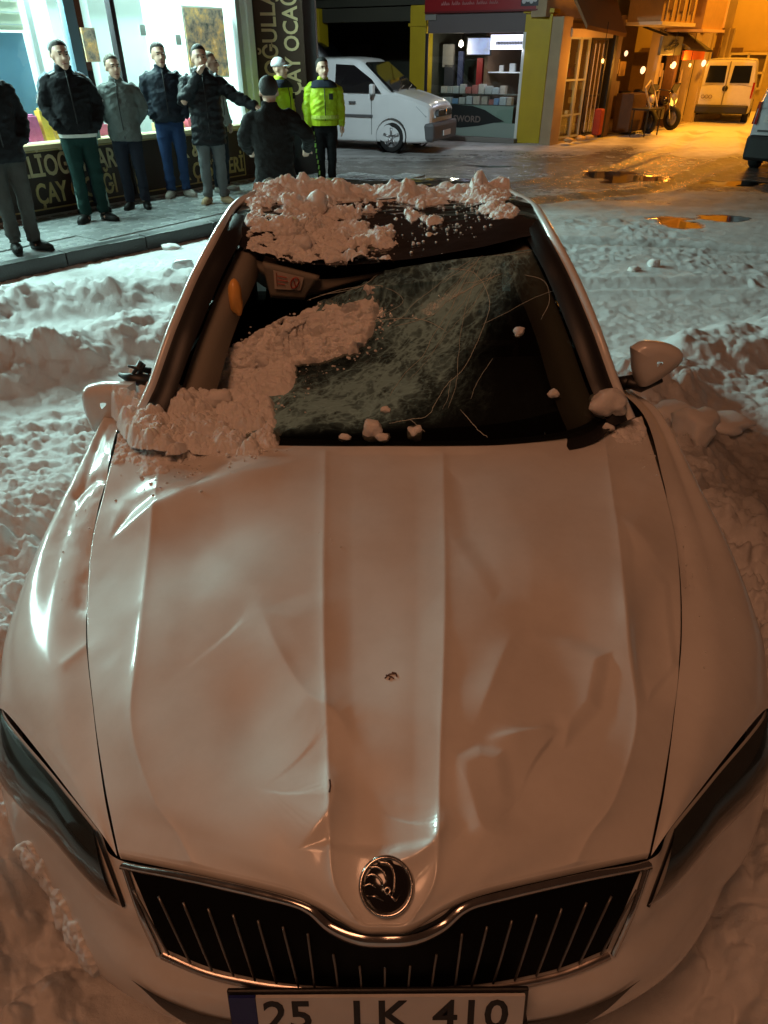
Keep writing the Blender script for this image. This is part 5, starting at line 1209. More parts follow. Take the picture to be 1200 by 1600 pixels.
# block with balconies
st2 = thing('balcony_block', 'old block with projecting enclosed balconies over dim open shops', 'building', (PA[0], PA[1], 0), pang)
sb_('wall', (5.6, .5, 4.9), (6.4, .4, 4.6), ochre, st2); sb_('pier', (2.45, .1, 1.35), (.24, .3, 2.7), timber, st2)
sb_('shop_back', (5.2, 2.4, 1.3), (6.2, .1, 2.8), timber, st2); sb_('shop_floor', (5.2, 1.2, .03), (6, 2.4, .06), ochre2, st2); sb_('ceiling', (5.2, 1.2, 2.66), (6.2, 2.4, .06), timber, st2)
for x in (4.95, 6.2, 7.3, 8.3): sb_('pier', (x, .08, 1.35), (.20, .3, 2.7), ochre2 if x != 6.2 else timber, st2)
bal = sb_('enclosed_balcony', (3.75, -.45, 3.55), (2.0, .9, 2.0), mat('balcony_orange', (.42, .27, .12), .7, noise=.2), st2)
sb_('balcony_edge', (3.75, -.48, 2.53), (2.06, .95, .07), mat('edge_pale', (.72, .62, .45), .6), bal)
for k in range(6): sb_('balcony_slat', (2.95 + k * .32, -.92, 3.55), (.045, .03, 1.9), ochre2, bal)
for k in range(3): sb_('balcony_grate', (3.1 + k * .62, -.915, 2.95), (.3, .02, .3), timber, bal)
bal2 = sb_('enclosed_balcony', (5.75, -.55, 3.45), (1.5, 1.0, 2.0), mat('balcony_orange2', (.50, .33, .16), .7, noise=.15), st2)
sb_('balcony_edge', (5.75, -.58, 2.42), (1.56, 1.06, .06), mat('edge_pink', (.75, .55, .42), .6), bal2)
sb_('corner_post', (6.47, -1.04, 3.5), (.08, .08, 2.0), mat('edge_pink', (.75, .55, .42), .6), bal2)
for k, x in enumerate((7.05, 7.85)):
    sh = sb_('shutter', (x, .22, 3.6), (.5, .06, 1.7), timber, st2)
    for j in range(10): sb_('louvre', (x, .17, 2.85 + j * .17), (.42, .05, .06), mat('louvre_pale', (.6, .5, .35), .5), sh, ry=.12)
sb_('pale_band', (7.6, .2, 2.30), (1.9, .1, .18), ochre2, st2)
ac = thing('hanging_sign', 'grey square sign with a dark curved emblem hanging over the side street shops', 'sign', (PA[0], PA[1], 0), pang)
hs = sb_('sign_board', (3.95, -.75, 2.07), (1.30, .08, .42), mat('sign_grey', (.20, .20, .17), .6, noise=.15), ac, bevel=.02)
m = MB(); m.tube([(3.5, -.795, 1.98), (3.7, -.795, 2.02), (3.95, -.795, 2.16), (4.2, -.795, 2.18), (4.32, -.795, 2.10), (4.1, -.795, 2.02), (3.8, -.795, 1.97), (3.5, -.795, 1.98)], .022, 6); m.tube([(3.75, -.795, 2.08), (4.25, -.795, 2.13)], .014, 5)
m.build('emblem', mat('emblem_dark', (.05, .05, .045), .6), hs, True); MB().tube([(3.95, -.6, 2.3), (3.95, .1, 2.5)], .03, 6).build('bracket', black_plastic, ac)
rs2 = thing('orange_shop_sign', 'plain red-orange shop sign board over the motorcycles', 'sign', (PA[0], PA[1], 0), pang)
sb_('board', (6.55, -.35, 1.86), (1.5, .06, .22), mat('sign_redorange', (.70, .16, .05), .5, noise=.1), rs2); MB().tube([(6.0, -.3, 1.9), (6.0, .2, 2.0)], .02, 5).tube([(7.0, -.3, 1.9), (7.0, .2, 2.0)], .02, 5).build('bracket', black_plastic, rs2)
aw2 = MB(); aw2.add([(4.9, -.9, 2.02), (6.5, -.9, 1.98), (6.6, .0, 2.42), (4.8, .0, 2.46), (4.9, -.9, 1.97), (6.5, -.9, 1.93), (6.6, .03, 2.37), (4.8, .03, 2.41)], [(0, 1, 2, 3), (7, 6, 5, 4), (0, 4, 5, 1), (1, 5, 6, 2), (3, 2, 6, 7), (0, 3, 7, 4)])
aw2.build('awning', mat('awning_dim', (.12, .10, .07), .8), st2)
for k, (x, z, c) in enumerate(((3.1, 1.55, (.6, .42, .14)), (3.5, 1.6, (.55, .4, .15)), (3.9, 1.55, (.5, .32, .1)), (5.4, 1.45, (.6, .25, .1)), (5.5, .95, (.6, .2, .08)), (5.9, 1.5, (.55, .4, .2)), (3.3, 1.1, (.2, .13, .07)), (5.3, 1.2, (.4, .3, .15)))):
    sb_('wall_poster', (x, .5 if k < 3 else .3, z), (.36, .03, .34), mat('poster_%d' % k, c, .6, noise=.25, nscale=9), st2)
for x in (5.1, 5.35, 6.7): MB().tube([(x, -.05, .2), (x, -.05, 1.5)], .03, 6).build('rail', ochre2, st2)
for x, z, r_, c in ((5.85, 1.62, .07, (1, .8, .45)), (6.35, .72, .11, (1, .72, .10)), (3.9, 1.52, .07, (1, .75, .4)), (2.75, 1.9, .05, (1, .6, .35)), (8.05, 1.65, .07, (1, .8, .5))):
    MB().ico((x, -.12, z), r_, 4, 2, .1, (1, 1, 1.3)).build('shop_globe', mat('globe_%.2f' % z, c, .5, emit=c, estr=1.6), st2, True)
sb_('stacked_table', (3.55, -.15, .55), (1.0, .5, .9), mat('crate_dark', (.10, .055, .03), .7, noise=.3), st2, bevel=.02); sb_('plank', (4.35, -.3, .50), (.28, .1, .95), ochre2, st2, rz=.1)
tbl = thing('shop_clutter_table', 'dark table with chairs piled on it outside the side street shop', 'table', (PA[0], PA[1], 0), pang)
sb_('table_top', (3.3, -.75, .66), (.9, .5, .04), black_plastic, tbl)
for x in (2.9, 3.7):
    for y in (-.95, -.55): MB().tube([(x, y, .02), (x, y, .65)], .02, 6).build('leg', black_plastic, tbl)
MB().tube([(3.1, -.9, .68), (3.0, -.7, 1.15), (3.35, -.65, 1.3), (3.6, -.7, 1.05), (3.5, -.9, .70)], .025, 6).build('chair_frame', ochre2, tbl)
# end building facing the camera
eb = thing('orange_end_building', 'orange rendered building at the end of the side street with a grid window', 'building', (13.2, 30.2, 0), R(-14))
m = mat('end_orange', (.52, .38, .16), .75, noise=.2, nscale=1.2, bump=.2)
sb_('wall', (0, .2, 4.4), (9.0, .4, 4.9), m, eb); sb_('lower_wall', (1.9, .2, 1.0), (5.2, .4, 2.0), mat('end_lower', (.50, .40, .22), .75, noise=.2), eb); sb_('lower_wall', (-3.2, .3, 1.0), (2.6, .3, 2.0), timber, eb)
sb_('dark_band', (-1.6, -.02, 2.02), (3.6, .1, .14), timber, eb); sb_('downpipe', (-1.0, -.06, 4.2), (.10, .1, 4.4), ochre2, eb)
wf = MB()
for x in (-.65, .0, .65): wf.box((x + .45, -.03, 1.35), (.07, .08, 1.15))
for z in (.8, 1.3, 1.9): wf.box((.45, -.03, z), (1.36, .08, .07))
w_ = wf.build('window_frame', mat('edge_pale', (.72, .62, .45), .6), eb); sb_('pane', (.45, .0, 1.35), (1.3, .012, 1.1), mat('pane_dim', (.16, .12, .06), .3), w_)
rdp = sb_('poster', (-1.75, -.06, 1.42), (.85, .04, 1.0), mat('poster_red', (.55, .12, .05), .5, noise=.2), eb); sb_('poster_patch', (-1.95, -.085, 1.66), (.3, .01, .36), ochre2, rdp); sb_('poster_patch', (-1.52, -.085, 1.66), (.24, .01, .36), timber, rdp)
for z in (1.25, 1.08): sb_('poster_stripe', (-1.75, -.085, z), (.74, .01, .05), mat('stripe_pale', (.7, .45, .35), .5), rdp)
sb_('return_wall', (4.7, -6, 3.5), (.4, 13, 7), ochre, eb)
# narrow gap building between block and end wall
nb = thing('narrow_building', 'narrow dark doorway building with pale pillars beside the lamp post', 'building', (10.4, 25.8, 0), R(47))
sb_('wall', (.8, .4, 4.6), (2.6, .4, 4.4), ochre, nb); sb_('back', (.8, 1.2, 1.3), (2.6, .1, 2.6), black_plastic, nb)
for x in (-.2, .35, .95, 1.5, 1.95): sb_('post', (x, .1, 1.3), (.13, .14, 2.6), ochre2 if x != .95 else timber, nb)
sb_('step', (.6, -.1, .12), (2.0, .4, .24), ochre2, nb)
# lamp post
lp = thing('lamp_post', 'dark slanting-armed pole standing in front of the side street doorways', 'post', (8.3, 24.2, .02))
MB().tube([(0, 0, -.2), (0, 0, 2.64)], [.055, .05], 8).build('pole', black_plastic, lp, True)
MB().tube([(0, 0, 2.60), (.02, 0, 2.72), (.9, -.05, 3.28)], [.055, .06, .05], 8).build('arm', black_plastic, lp, True)
MB().box((.95, -.05, 3.30), (.34, .12, .08), ry=R(-32)).build('lamp_head', black_plastic, lp, bevel=.01)
# big street lamps that give the light; both stand outside the frame
def street_lamp(x, y, h, dx, dy, label, c, g='tall street lamps beyond the frame'):
    t = thing('street_lamp', label, 'street lamp', (x, y, 0))
    MB().tube([(0, 0, -.1), (0, 0, h)], [.09, .05], 10).build('pole', mat('pole_grey', (.2, .2, .2), .5, .5), t, True)
    MB().tube([(0, 0, h - .05), (dx * .5, dy * .5, h + .25), (dx, dy, h + .3)], .035, 8).build('arm', mat('pole_grey', (.2, .2, .2), .5, .5), t, True)
    hd = MB().box((dx, dy, h + .30), (.5, .22, .12)).build('lamp_head', mat('pole_grey', (.2, .2, .2), .5, .5), t, bevel=.03)
    MB().box((dx, dy, h + .225), (.36, .16, .03)).build('lamp_glass', mat('lampglass_' + str(c[2]), (1, 1, 1), .4, emit=c, estr=30), hd)
wl_ = thing('wall_lamp', 'sodium lamp on a long wall bracket high above the side street', 'street lamp', (8.6, 23.9, 7.2))
MB().tube([(0, 0, 0), (1.3, -.8, .25), (2.6, -1.5, .3)], .04, 8).build('bracket', black_plastic, wl_, True)
hd_ = MB().box((2.6, -1.5, .22), (.5, .22, .12)).build('lamp_head', black_plastic, wl_, bevel=.03); MB().box((2.6, -1.5, .145), (.36, .16, .03)).build('lamp_glass', mat('lampglass_0.05', (1, 1, 1), .4, emit=(1, .42, .05), estr=30), hd_)
street_lamp(15.5, 27.0, 6.8, -2.4, .5, 'tall sodium street lamp deep in the side street', (1, .42, .05))
street_lamp(-4.2, -5.6, 6.2, 3.2, 1.4, 'tall warm street lamp behind the photographer', (1, .5, .25))

# ------------------------------------------------------------------ motorcycles
def motorbike(loc, rz, label, lo_=None):
    t = thing('motorcycle', label, 'motorcycle', loc, rz, 'motorcycles parked by the side street shops')
    for y in (-.62, .62):
        w_ = MB().lathe([(.20, -.05), (.27, -.06), (.30, -.03), (.30, .03), (.27, .06), (.20, .05)], (0, y, .30), 'X', 20).build('wheel', rubber, t, True)
        MB().lathe([(.20, .02), (.18, 0), (.04, .03), (.001, .03)], (0, y, .30), 'X', 16).build('rim', mat('alloy', (.45, .45, .46), .35, .8), w_, True)
    MB().ico((0, -.12, .72), .2, 2, 2, .1, (.7, 1.3, .7)).build('fuel_tank', black_gloss, t, True)
    MB().box((0, .36, .74), (.24, .62, .10), rx=R(6)).build('seat', cloth_dark, t, bevel=.04)
    MB().box((0, .02, .42), (.26, .42, .32)).build('engine', mat('engine_grey', (.2, .19, .18), .4, .6), t, bevel=.03)
    MB().tube([(.09, -.62, .30), (.10, -.42, .95)], .025, 6).tube([(-.09, -.62, .30), (-.10, -.42, .95)], .025, 6).build('fork', chrome, t, True)
    MB().tube([(-.36, -.26, 1.02), (-.2, -.38, 1.00), (0, -.42, .97), (.2, -.38, 1.00), (.36, -.26, 1.02)], .018, 6).build('handlebar', black_plastic, t, True)
    MB().ico((0, -.55, .84), .11, 5, 2, .0, (1, .6, 1)).build('headlamp', mat('lens_pale', (.5, .45, .4), .2), t, True)
    MB().box((0, -.52, 1.06), (.26, .03, .26), rx=R(25)).build('windshield', mat('tinted_glass', (.01, .012, .012), .05), t, bevel=.01)
    MB().box((0, .78, .84), (.34, .3, .28)).build('top_box', black_plastic, t, bevel=.05)
motorbike((7.25, 22.0, .02), R(18), 'dark motorcycle facing the street, first from the piled tables')
motorbike((8.15, 23.0, .02), R(28), 'dark motorcycle half hidden beside the lamp post')

# ------------------------------------------------------------------ vehicles of the background, lofted from stations
def loft_vehicle(t, st, m, nx=60):
    """st: (y, z_sill, w_sill, z_belt, w_belt, z_roof, w_roof); y runs from the nose backwards"""
    st = np.array(st, float)
    def sec(r_):
        y, zs, ws, zb, wb, zr, wr = r_
        pts = [(ws * .94, zs), (ws, zs + .06), (wb + .015, (zs + zb) / 2), (wb, zb - .02), (wb - .01, zb), (wr + (wb - wr) * .45, zb + (zr - zb) * .55), (wr, zr - .07 * (zr - zb > .1)), (wr * .86, zr - .015), (wr * .5, zr), (0, zr + .01)]
        L = [(x, y, z) for x, z in pts] + [(-x, y, z) for x, z in pts[-2::-1]]
        return L
    C = np.array([sec(r_) for r_ in st]); P = tensor(C, len(st) * 8, 96)
    body = surf('body', P, m, parent=t)
    for e, s in ((0, 1), (-1, -1)):
        ring = np.concatenate([P[e], P[e][:1]]); c = ring.mean(0); rows = np.array([ring * (1 - k) + c * k for k in (0, .3, .7, .98)]); surf('end_panel', rows, m, parent=t, flip=s > 0)
    return P
white_van = mat('van_white', (.74, .76, .76), .4, coat=.6, noise=.06, nscale=3)
vglass = mat('van_glass', (.008, .010, .012), .06, coat=1.)
van_grey = mat('van_plastic', (.10, .10, .105), .6, noise=.1)
hd_ = R(-23)   # heading: nose towards +x and the camera
van = thing('small_van', 'small white panel van parked behind the two policemen', 'van')
# local frame: nose at y=0, tail at y=4.4; +x is its own left... rotate so that -y points along the heading
vrot = R(90 - 23); wheel_front = np.array((.18 + .0, 17.2))
van.rotation_euler = (0, 0, vrot)
def vloc(x, y): return np.array((x * math.cos(vrot) - y * math.sin(vrot), x * math.sin(vrot) + y * math.cos(vrot)))
near_s = -1   # side whose wheel touches the surveyed point
cand = min((-1, 1), key=lambda s_: (vloc(s_ * .85, .9))[1])
off = wheel_front - vloc(cand * .85, .9); van.location = (off[0], off[1], 0)
P = loft_vehicle(van, [(.0, .30, .74, .72, .70, .78, .56), (.07, .22, .84, .88, .80, .95, .66), (.45, .20, .88, 1.02, .85, 1.08, .72), (.86, .20, .89, 1.10, .87, 1.18, .76), (1.02, .20, .90, 1.12, .88, 1.26, .72), (1.60, .20, .90, 1.13, .88, 1.70, .68), (1.92, .20, .90, 1.14, .885, 1.82, .72), (2.9, .20, .90, 1.12, .89, 1.82, .74), (3.9, .20, .90, 1.12, .89, 1.82, .74), (4.3, .22, .88, 1.12, .87, 1.76, .72), (4.4, .30, .84, 1.12, .84, 1.66, .70)], white_van)
def quad(name, pts, m, parent, th=.012, n=None):
    p = [Vector(q) for q in pts]; nrm = (p[1] - p[0]).cross(p[2] - p[0]).normalized() if n is None else Vector(n)
    k = len(p); V = [q + nrm * th for q in p] + [q - nrm * th for q in p]
    F = [tuple(range(k)), tuple(range(2 * k - 1, k - 1, -1))] + [(i, i + k, (i + 1) % k + k, (i + 1) % k) for i in range(k)]
    return obj(name, V, F, m, parent)
for s in (1, -1):
    n_ = (s, 0, .25)
    quad('side_window', [(s * .885, 1.15, 1.16), (s * .89, 2.30, 1.16), (s * .775, 2.30, 1.70), (s * .77, 1.85, 1.68), (s * .83, 1.40, 1.42)], vglass, van, .006, n_)
    quad('side_window', [(s * .895, 2.55, 1.14), (s * .895, 3.55, 1.14), (s * .785, 3.55, 1.66), (s * .785, 2.55, 1.66)], vglass, van, .006, n_)
    MB().box((s * .915, 2.1, .72), (.02, 1.5, .05)).build('rub_strip', van_grey, van)
    MB().tube([(s * .905, 1.38, .35), (s * .915, 1.38, 1.1)], .006, 4).tube([(s * .905, 2.50, .30), (s * .915, 2.5, 1.1)], .006, 4).build('door_seam', black_plastic, van)
    MB().box((s * .925, 1.85, .98), (.03, .16, .04)).build('handle', van_grey, van)
    m = MB().box((s * 1.0, 1.32, 1.24), (.16, .10, .20)); m.build('door_mirror', white_van, van, bevel=.03)
    quad('headlight', [(s * .50, -.02, .68), (s * .82, .10, .72), (s * .84, .34, .92), (s * .58, .05, .92)], mat('lens_clear', (.55, .58, .6), .15, coat=1., noise=.4, nscale=12), van, .02, (s * .3, -.9, .4))
    for wy in (.9, 3.55):
        wheel(van, s * .80, wy, .31, .31, .2, 5, s=s)
        MB().lathe([(.36, -.10), (.385, 0), (.36, .10)], (s * .83, wy, .32), 'X', 28).build('wheel_arch', black_plastic, van, True)
quad('windscreen', [(-.74, .93, 1.20), (.74, .93, 1.20), (.64, 1.62, 1.72), (-.64, 1.62, 1.72)], vglass, van, .025, (0, -.6, .8))
MB().box((0, .02, .42), (1.70, .26, .38)).build('bumper', van_grey, van, bevel=.07); MB().box((0, -.04, .78), (.98, .10, .14), taper=.9).build('grille', black_plastic, van, bevel=.02)
MB().lathe([(.001, -.02), (.065, -.015), (.07, .0)], (0, -.10, .80), 'Y', 18).build('round_emblem', chrome, van, True); MB().box((0, -.135, .38), (.50, .02, .11)).build('number_plate', mat('plate_white', (.62, .61, .60), .5), van)
m = MB().tube([(-.5, .90, 1.20), (.1, 1.0, 1.28)], .012, 5).tube([(.1, .90, 1.20), (.62, 1.0, 1.28)], .012, 5); m.build('wiper', black_plastic, van)
# dark van parked under the arcade
dv = thing('dark_van', 'dark van parked in the unlit arcade behind the white one', 'van', (.0, 22.3, 0), R(90 - 12))
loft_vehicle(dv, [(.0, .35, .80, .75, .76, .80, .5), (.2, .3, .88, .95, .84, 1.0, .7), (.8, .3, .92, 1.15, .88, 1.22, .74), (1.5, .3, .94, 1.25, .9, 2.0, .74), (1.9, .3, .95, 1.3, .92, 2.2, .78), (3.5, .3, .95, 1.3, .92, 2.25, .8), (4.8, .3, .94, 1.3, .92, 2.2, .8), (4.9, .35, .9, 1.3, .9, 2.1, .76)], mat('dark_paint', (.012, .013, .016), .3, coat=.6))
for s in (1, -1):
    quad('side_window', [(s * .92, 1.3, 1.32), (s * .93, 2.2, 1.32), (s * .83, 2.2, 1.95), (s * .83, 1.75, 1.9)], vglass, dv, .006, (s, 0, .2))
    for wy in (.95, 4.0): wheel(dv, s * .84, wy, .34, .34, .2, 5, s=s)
# right edge van, rear towards the camera
nv = thing('grey_white_van', 'pale van cut by the right edge of the photo, seen from behind beside the puddles', 'van', (7.58, 13.55, 0), R(180 - 38))
P = loft_vehicle(nv, [(-4.4, .35, .7, .7, .7, .75, .5), (-3.6, .3, .86, 1.0, .84, 1.05, .7), (-3.0, .3, .88, 1.1, .86, 1.7, .68), (-2.4, .3, .9, 1.1, .88, 1.86, .72), (-.4, .3, .9, 1.1, .88, 1.86, .70), (-.12, .3, .89, 1.08, .87, 1.80, .64), (.0, .32, .87, 1.05, .85, 1.66, .60)], mat('van_pale', (.52, .53, .56), .4, coat=.6, noise=.08))
for s in (1, -1):
    quad('tail_light', [(s * .80, .03, .80), (s * .90, -.06, .80), (s * .86, -.05, 1.16), (s * .80, .02, 1.16)], mat('tail_red2', (.30, .012, .02), .25, coat=1.), nv, .02, (0, 1, 0))
    for wy in (-3.5, -.75): wheel(nv, s * .80, wy, .31, .31, .2, 5, s=s)
quad('rear_window', [(-.62, .03, 1.14), (.62, .03, 1.14), (.54, -.03, 1.60), (-.54, -.03, 1.60)], vglass, nv, .012, (0, 1, .1))
MB().box((0, .05, .42), (1.76, .20, .42)).build('bumper', black_plastic, nv, bevel=.06)
pp = MB().box((.42, .05, .90), (.52, .02, .12)).build('number_plate', mat('plate_white', (.62, .61, .60), .5), nv); MB().box((0, .03, .70), (1.5, .02, .03)).build('tailgate_seam', van_grey, nv)
text('plate_lettering', '25', .09, ink, pp, Matrix.Translation((.62, .062, .865)) @ Matrix.Rotation(R(180), 4, 'Z') @ tmat, .001, .001, 1.2)
# far van, rear towards the camera, standing in the orange light
fv = thing('orange_lit_van', 'white van deep in the side street seen from behind in orange light', 'van', (10.75, 24.7, .03), R(180 - 26)); fv.scale = (.94,) * 3
loft_vehicle(fv, [(-4.4, .35, .7, .7, .7, .75, .5), (-3.6, .3, .86, 1.0, .84, 1.05, .7), (-2.6, .3, .9, 1.1, .88, 1.8, .76), (-.3, .3, .9, 1.1, .89, 1.84, .78), (-.05, .3, .89, 1.1, .88, 1.82, .76), (.0, .33, .87, 1.08, .86, 1.76, .74)], mat('van_cream', (.60, .58, .52), .45, coat=.4, noise=.1))
for x in (-.40, .36): quad('rear_window', [(x - .30, .03, 1.18), (x + .30, .03, 1.18), (x + .27, .0, 1.66), (x - .27, .0, 1.66)], vglass, fv, .012, (0, 1, .1))
MB().tube([(0, .03, .42), (0, .03, 1.78)], .02, 6).build('door_seam', mat('seam_dim', (.2, .19, .16), .6), fv); MB().box((0, .05, .42), (1.7, .18, .26)).build('bumper', black_plastic, fv, bevel=.05)
MB().lathe([(.001, .02), (.08, .015), (.09, 0)], (0, .03, 1.02), 'Y', 14).build('door_lock', black_plastic, fv, True)
m = MB()
for k in range(3): m.tube([(.40 + .12 * k + .05 * math.cos(a), .035, .78 + .05 * math.sin(a)) for a in np.linspace(0, 6.28, 12)], .010, 4)
m.build('rear_script', mat('script_dim', (.2, .15, .1), .6), fv)
for s in (1, -1):
    quad('tail_light', [(s * .82, .02, .75), (s * .89, -.03, .75), (s * .88, -.03, 1.2), (s * .82, .02, 1.2)], mat('tail_red', (.35, .01, .01), .2), fv, .015, (0, 1, 0))
    for wy in (-3.5, -.75): wheel(fv, s * .80, wy, .31, .31, .2, 5, s=s)

# floodlamps over the tea shop front
for x_, y_, dx_, dy_ in ((-.7, 12.6, -.95, 1.5),):
    fl_ = thing('flood_lamp', 'cool floodlamp on an arm above the upright lettered sign', 'lamp', (x_, y_, 4.5), 0)
    MB().box((0, 0, 0), (.22, .16, .14)).build('lamp_head', black_plastic, fl_, bevel=.02); MB().tube([(0, 0, .05), (-.826 * 1.6, .564 * 1.6, .15)], .02, 6).build('arm', black_plastic, fl_)

# warm bulbs burning in the side street shops
PM_ = Matrix.Translation((PA[0], PA[1], 0)) @ Matrix.Rotation(pang, 4, 'Z')
for x_, y_, z_, e_ in ((.35, -.75, 1.75, 50), (3.9, -.9, 1.62, 50), (5.85, -.6, 1.62, 50)):
    lamp('shop_bulb_light', 'POINT', PM_ @ Vector((x_, y_, z_)), e_, (1.0, .36, .04), shadow_soft_size=.10)
    bt_ = thing('hanging_bulb', 'orange bulb hanging on a flex ' + {.35: 'by the corner shop window', 1.9: 'in front of the black column', 3.9: 'below the grey hanging sign', 5.85: 'below the orange sign board', 7.6: 'before the last pier of the balcony block'}[x_], 'bulb', tuple(PM_ @ Vector((x_, y_, z_))))
    MB().tube([(0, 0, .04), (0, 0, .75)], .008, 4).build('flex', black_plastic, bt_); MB().ico((0, 0, .0), .035, 3, 2, 0, (1, 1, 1.4)).build('glass_bulb', mat('bulb_orange', (1, .6, .2), .5, emit=(1, .50, .12), estr=5), bt_, True)
# ------------------------------------------------------------------ people
def ell(m, c, r, n=14, rot=None):
    if rot is not None: r = tuple(x * 1.13 for x in r)
    V = []; F = []
    M = rot or Matrix()
    for i in range(n // 2 + 1):
        th = math.pi * i / (n // 2)
        for k in range(n):
            a = 2 * math.pi * k / n; V.append(Vector(c) + M @ Vector((r[0] * math.sin(th) * math.cos(a), r[1] * math.sin(th) * math.sin(a), r[2] * math.cos(th))))
    for i in range(n // 2):
        for k in range(n): F.append((i * n + k, (i + 1) * n + k, (i + 1) * n + (k + 1) % n, i * n + (k + 1) % n))
    m.add(V, F)
def torso(m, secs, n=20):
    """closed loft of (centre x, y, z, half width, half depth)"""
    V = []; F = []
    for x, y, z, a, b in secs:
        for k in range(n):
            w = 2 * math.pi * k / n; c, s = math.cos(w), math.sin(w)
            V.append((x + a * math.copysign(abs(c) ** .8, c), y + b * math.copysign(abs(s) ** .8, s), z))
    for i in range(len(secs) - 1):
        for k in range(n): F.append((i * n + k, i * n + (k + 1) % n, (i + 1) * n + (k + 1) % n, (i + 1) * n + k))
    F += [tuple(range(n))[::-1], tuple(range((len(secs) - 1) * n, len(secs) * n))]
    m.add(V, F)
def fused(name, m, voxel, mt, parent, disp=None, smooth_it=4):
    me = bpy.data.meshes.new(name); me.from_pydata([tuple(v) for v in m.V], [], m.F); me.update()
    o = bpy.data.objects.new(name, me); COL.objects.link(o)
    rm = o.modifiers.new('r', 'REMESH'); rm.mode = 'VOXEL'; rm.voxel_size = voxel
    sm = o.modifiers.new('s', 'SMOOTH'); sm.iterations = smooth_it; sm.factor = .5
    bpy.context.view_layer.update()
    dg = bpy.context.evaluated_depsgraph_get(); me2 = bpy.data.meshes.new_from_object(o.evaluated_get(dg)); o.modifiers.clear(); o.data = me2; me2.name = name; bpy.data.meshes.remove(me)
    if disp is not None and len(me2.vertices):
        n = len(me2.vertices); co = np.zeros(n * 3); me2.vertices.foreach_get('co', co); co = co.reshape(-1, 3); no = np.zeros(n * 3); me2.vertices.foreach_get('normal', no); no = no.reshape(-1, 3)
        co += no * disp(co)[:, None]; me2.vertices.foreach_set('co', co.ravel().astype(np.float32)); me2.update()
    me2.materials.clear(); me2.materials.append(mt); me2.polygons.foreach_set('use_smooth', [True] * len(me2.polygons)); o.parent = parent
    return o
skin_m = mat('skin', (.55, .34, .25), .5, noise=.1, nscale=12)
def cloth(c, nm, r=.85): return mat('cloth_' + nm, c, r, noise=.22, nscale=14, bump=.5, bscale=60, spec=.2)
pid = 0
def person(label, u, v, base, h, rz, top, legs, shoe, hair=(.02, .015, .012), arms='pockets', hem=.86, puff=0, cap=None, head_yaw=0, stripes=None, hivis=False, group=None, loc=None, stance=.10, hood=False, skin_c=None):
    global pid; pid += 1
    p = at(u, v, z=base) if loc is None else np.array(loc)
    t = thing('person', label, 'person', tuple(p), R(rz)); t.scale = (h / 1.75,) * 3
    if group: t['group'] = group
    rp_ = random.Random(pid)
    AR = {'pockets': [((.27, .05, 1.16), (.20, -.10, .98))] * 2, 'side': [((.25, .03, 1.15), (.25, -.05, .90))] * 2,
          'behind': [((.27, .08, 1.17), (.12, .15, .98))] * 2,
          'phone': [((.26, -.10, 1.17), (.06, -.25, 1.46)), ((.36, -.12, 1.22), (.58, -.24, 1.12))],
          'reach': [((.36, .00, 1.20), (.34, -.22, 1.06)), ((.28, -.04, 1.16), (.24, -.24, 1.05))],
          'belt': [((.29, .04, 1.17), (.20, -.16, 1.02)), ((.26, .03, 1.15), (.26, -.03, .90))]}[arms]
    sg_ = (-1, 1)
    foot = {s: (s * stance, -.02 if s > 0 else .02, 0) for s in sg_}
    knee = {s: (s * (stance + .095) / 2 * 1.02, -.02, .50) for s in sg_}
    # body, one continuous surface with head and hands
    m = MB()
    torso(m, [(0, 0, .86, .15, .10), (0, 0, .98, .155, .11), (0, .0, 1.12, .135, .095), (0, .0, 1.30, .165, .11), (0, .01, 1.42, .15, .09), (0, .01, 1.47, .07, .06)])
    m.tube([(0, .01, 1.42), (0, 0, 1.56)], [.058, .052], 12)
    for s in sg_:
        m.tube([(s * .09, 0, .92), knee[s], (s * stance, .015, .09)], [.085, .055, .038], 10)
        m.tube([(s * stance, .03, .055), (s * stance, -.05, .045)], [.03, .022], 8)
    for (e, w), s in zip(AR, sg_):
        E_, W_ = (s * e[0], e[1], e[2]), (s * w[0], w[1], w[2])
        m.tube([(s * .15, .01, 1.41), (s * .19, .02, 1.36), E_, W_], [.055, .052, .042, .028], 10)
        if arms != 'pockets' and arms != 'behind':
            d = (Vector(W_) - Vector(E_)).normalized(); W = Vector(W_); sd = d.cross(Vector((0, 0, 1)) if abs(d.z) < .8 else Vector((1, 0, 0))).normalized(); dn = d.cross(sd)
            m.tube([W, W + d * .045, W + d * .09], [.026, .036, .034], 8, 1.1)
            for k in range(4):
                b0 = W + d * .085 + sd * (k - 1.5) * .019; L0 = (.062, .072, .068, .052)[k]
                m.tube([b0, b0 + d * L0 * .5 + dn * .006, b0 + d * L0 * .85 + dn * .022], [.0105, .010, .0085], 6)
            m.tube([W + d * .03 + sd * .030, W + d * .06 + sd * .055 + dn * .01, W + d * .085 + sd * .058 + dn * .022], [.013, .011, .009], 6)
    hy = Matrix.Rotation(R(head_yaw), 4, 'Z'); hc = Vector((0, -.015, 1.616))
    hd = lambda c: hc + hy @ (Vector(c) * 1.13)
    ell(m, hd((0, .012, .025)), (.074, .092, .088), 18, hy); ell(m, hd((0, -.018, -.035)), (.060, .068, .078), 16, hy)
    ell(m, hd((0, -.060, -.085)), (.030, .028, .028), 10, hy)
    m.tube([hd((0, -.080, .018)), hd((0, -.108, -.028))], [.010, .017], 8)
    for s in sg_: ell(m, hd((s * .074, .012, -.012)), (.010, .020, .032), 10, hy)
    ell(m, hd((0, -.072, .030)), (.052, .018, .012), 10, hy)
    body = fused('body', m, .0095, mat('skin', (.42, .24, .17)), t, smooth_it=3)
